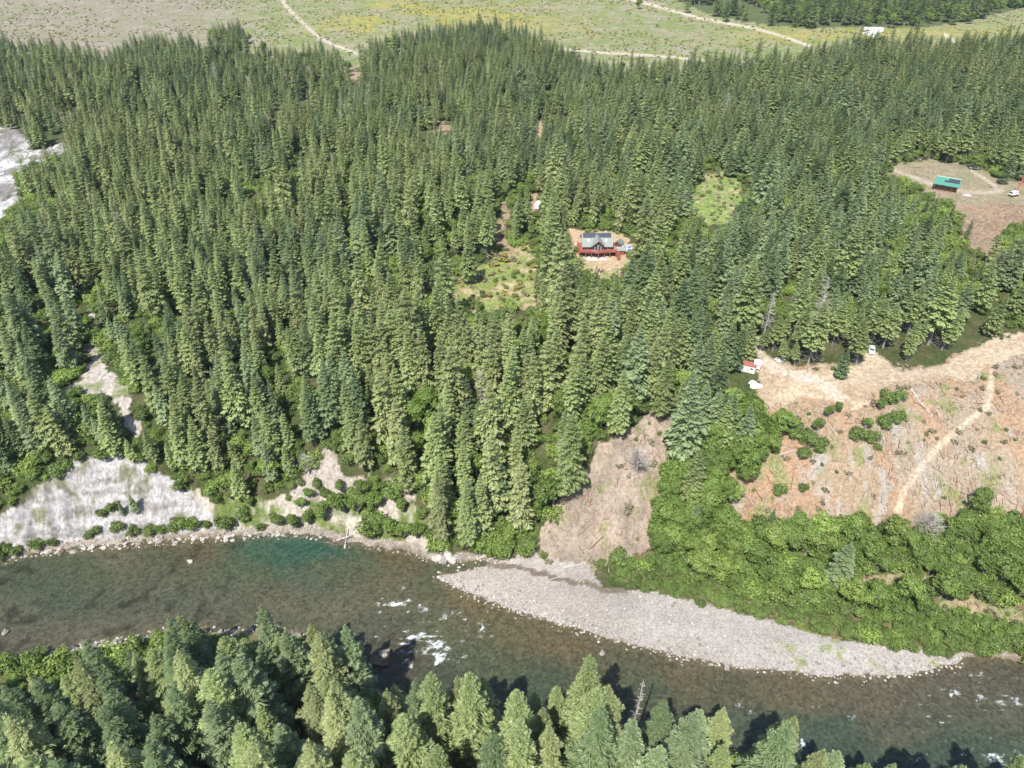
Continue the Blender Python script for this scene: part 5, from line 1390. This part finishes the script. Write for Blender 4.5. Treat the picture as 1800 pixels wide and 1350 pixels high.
snag(1332, 225, 26, .35, (0, 0), 40, 'dark bare trunk rising over the upper forest', 1.2, mat=bark)
snag(845, 720, 17, .3, (0, 0), 80, 'grey bare tree between the leafy trees of the bluff', 2.6)
snag(1318, 760, 9, .25, (-1, 0), 110, 'pale dead tree beside the shrubs at the left of the cleared slope', 3)

# sticks and slash left on the cleared ground: one object
def sticks(name, n, label):
    x = rng.uniform(20, 420, n * 9); y = rng.uniform(120, 460, n * 9); z = height(x, y); a, b_ = proj(x, y, z)
    w_ = np.where(look(m_cut, a, b_) & ~look(m_dirt, a, b_), 1.0, np.where(look(m_slc, a, b_), .8, np.where(look(m_brown, a, b_), .6, np.where(look(m_cabin, a, b_), .12, np.where(look(m_open, a, b_), .8, 0)))))
    road_ = dist_poly([(1745,640),(1742,670),(1735,715),(1700,742),(1655,780),(1620,820),(1585,870),(1578,900)], a, b_, False) < 9
    ok = (rng.random(len(x)) < w_ * (.35 + .9 * (fbm(x, y, 12, 501) > .5))) & ~road_
    i = np.nonzero(ok)[0][:n]; x, y, z = x[i], y[i], z[i]; n = len(i)
    az = rng.normal(1.2, .9, n); ln = rng.uniform(.5, 2.2, n) + (rng.random(n) < .035) * rng.uniform(1, 4, n); r_ = rng.uniform(.03, .085, n) + (ln > 3) * .06
    dx, dy = np.cos(az) * ln / 2, np.sin(az) * ln / 2
    e0 = np.stack([x - dx, y - dy, height(x - dx, y - dy) + .08 + rng.uniform(0, .35, n)], 1); e1 = np.stack([x + dx, y + dy, height(x + dx, y + dy) + .08 + rng.uniform(0, .5, n)], 1)
    d = e1 - e0; d /= np.linalg.norm(d, axis=1)[:, None]; s1 = np.cross(d, (0, 0, 1.)); s1 /= np.linalg.norm(s1, axis=1)[:, None]; s2 = np.cross(s1, d)
    V = []
    for (u, v) in ((1, -.6), (-1, -.6), (0, 1.1)):
        o_ = s1 * (u * r_)[:, None] + s2 * (v * r_)[:, None]; V += [e0 + o_, e1 + o_ * .6]
    V = np.stack(V, 1)
    Q = np.array([(0, 1, 3, 2), (2, 3, 5, 4), (4, 5, 1, 0)]); Fa = (Q[None] + (np.arange(n) * 6)[:, None, None]).reshape(-1)
    me = bpy.data.meshes.new(name); me.vertices.add(n * 6); me.vertices.foreach_set('co', V.astype(np.float32).ravel())
    me.loops.add(len(Fa)); me.loops.foreach_set('vertex_index', Fa.astype(np.int32)); me.polygons.add(n * 3); me.polygons.foreach_set('loop_start', (np.arange(n * 3) * 4).astype(np.int32)); me.update(calc_edges=True)
    at_ = me.attributes.new('tone', 'FLOAT', 'POINT'); at_.data.foreach_set('value', np.repeat(rng.random(n), 6).astype(np.float32))
    m_, nt, b = nmat('slash_wood')
    ta = N(nt, 'ShaderNodeAttribute', attribute_name='tone'); cr_ = N(nt, 'ShaderNodeValToRGB'); L(nt, ta.outputs['Fac'], cr_.inputs[0])
    el = cr_.color_ramp.elements; el[0].color = (.12, .07, .045, 1); el[1].color = (.55, .51, .46, 1)
    e_ = el.new(.35); e_.color = (.30, .14, .075, 1); e_ = el.new(.6); e_.color = (.34, .26, .18, 1)
    L(nt, cr_.outputs[0], b.inputs['Base Color']); b.inputs['Roughness'].default_value = .9
    return tag(link(name, me, m_), label, 'slash', kind='stuff')
sticks('slash_debris', 16000, 'broken branches and bark left all over the cleared slopes')

# ------------------------------------------------------------------ labels of look-alikes: by height, then by their order along the picture
ORD = 'first second third fourth fifth sixth seventh eighth ninth tenth eleventh twelfth'.split()
bylab = {}
for o in list(COL.objects):
    if o.parent is None and o.get('category') in ('conifer', 'maple', 'alder', 'bush', 'shrub', 'fir') and o.get('label'):
        bylab.setdefault(o['label'], []).append(o)
def child_h(o): return o.scale[2] * max((v[2] for c_ in o.children[:1] for v in c_.bound_box), default=1)
for lb, os_ in bylab.items():
    if len(os_) < 2: continue
    parts_ = [('', os_)]
    if len(os_) > 10:
        os_ = sorted(os_, key=lambda o: -child_h(o)); h_ = len(os_) // 2
        parts_ = [('taller ', os_[:h_]), ('shorter ', os_[h_:])] if len(os_) <= 24 else [('tall ', os_[:len(os_) // 3]), ('middling ', os_[len(os_) // 3:2 * len(os_) // 3]), ('short ', os_[2 * len(os_) // 3:])]
    for pre, grp in parts_:
        grp = sorted(grp, key=lambda o: float(proj(o.location.x, o.location.y, o.location.z + child_h(o))[0]))
        for i, o in enumerate(grp):
            if i < 12: o['label'] = pre + lb + ', ' + ORD[i] + ' from left'
            else: o['label'] = pre + lb + ', among the rightmost'

# ------------------------------------------------------------------ the air
hz = MB().box(-4500, 4500, -100, 8000, -30, 520).build('haze', None)
hm = bpy.data.materials.new('haze_air'); hm.use_nodes = True; nt = hm.node_tree; nt.nodes.clear()
pv = nt.nodes.new('ShaderNodeVolumePrincipled'); pv.inputs['Color'].default_value = (.80, .88, 1.0, 1); pv.inputs['Density'].default_value = .00005; pv.inputs['Anisotropy'].default_value = .2
mo = nt.nodes.new('ShaderNodeOutputMaterial'); nt.links.new(pv.outputs[0], mo.inputs['Volume'])
hz.data.materials.append(hm); tag(hz, 'thin summer haze over the valley', 'haze', kind='stuff')
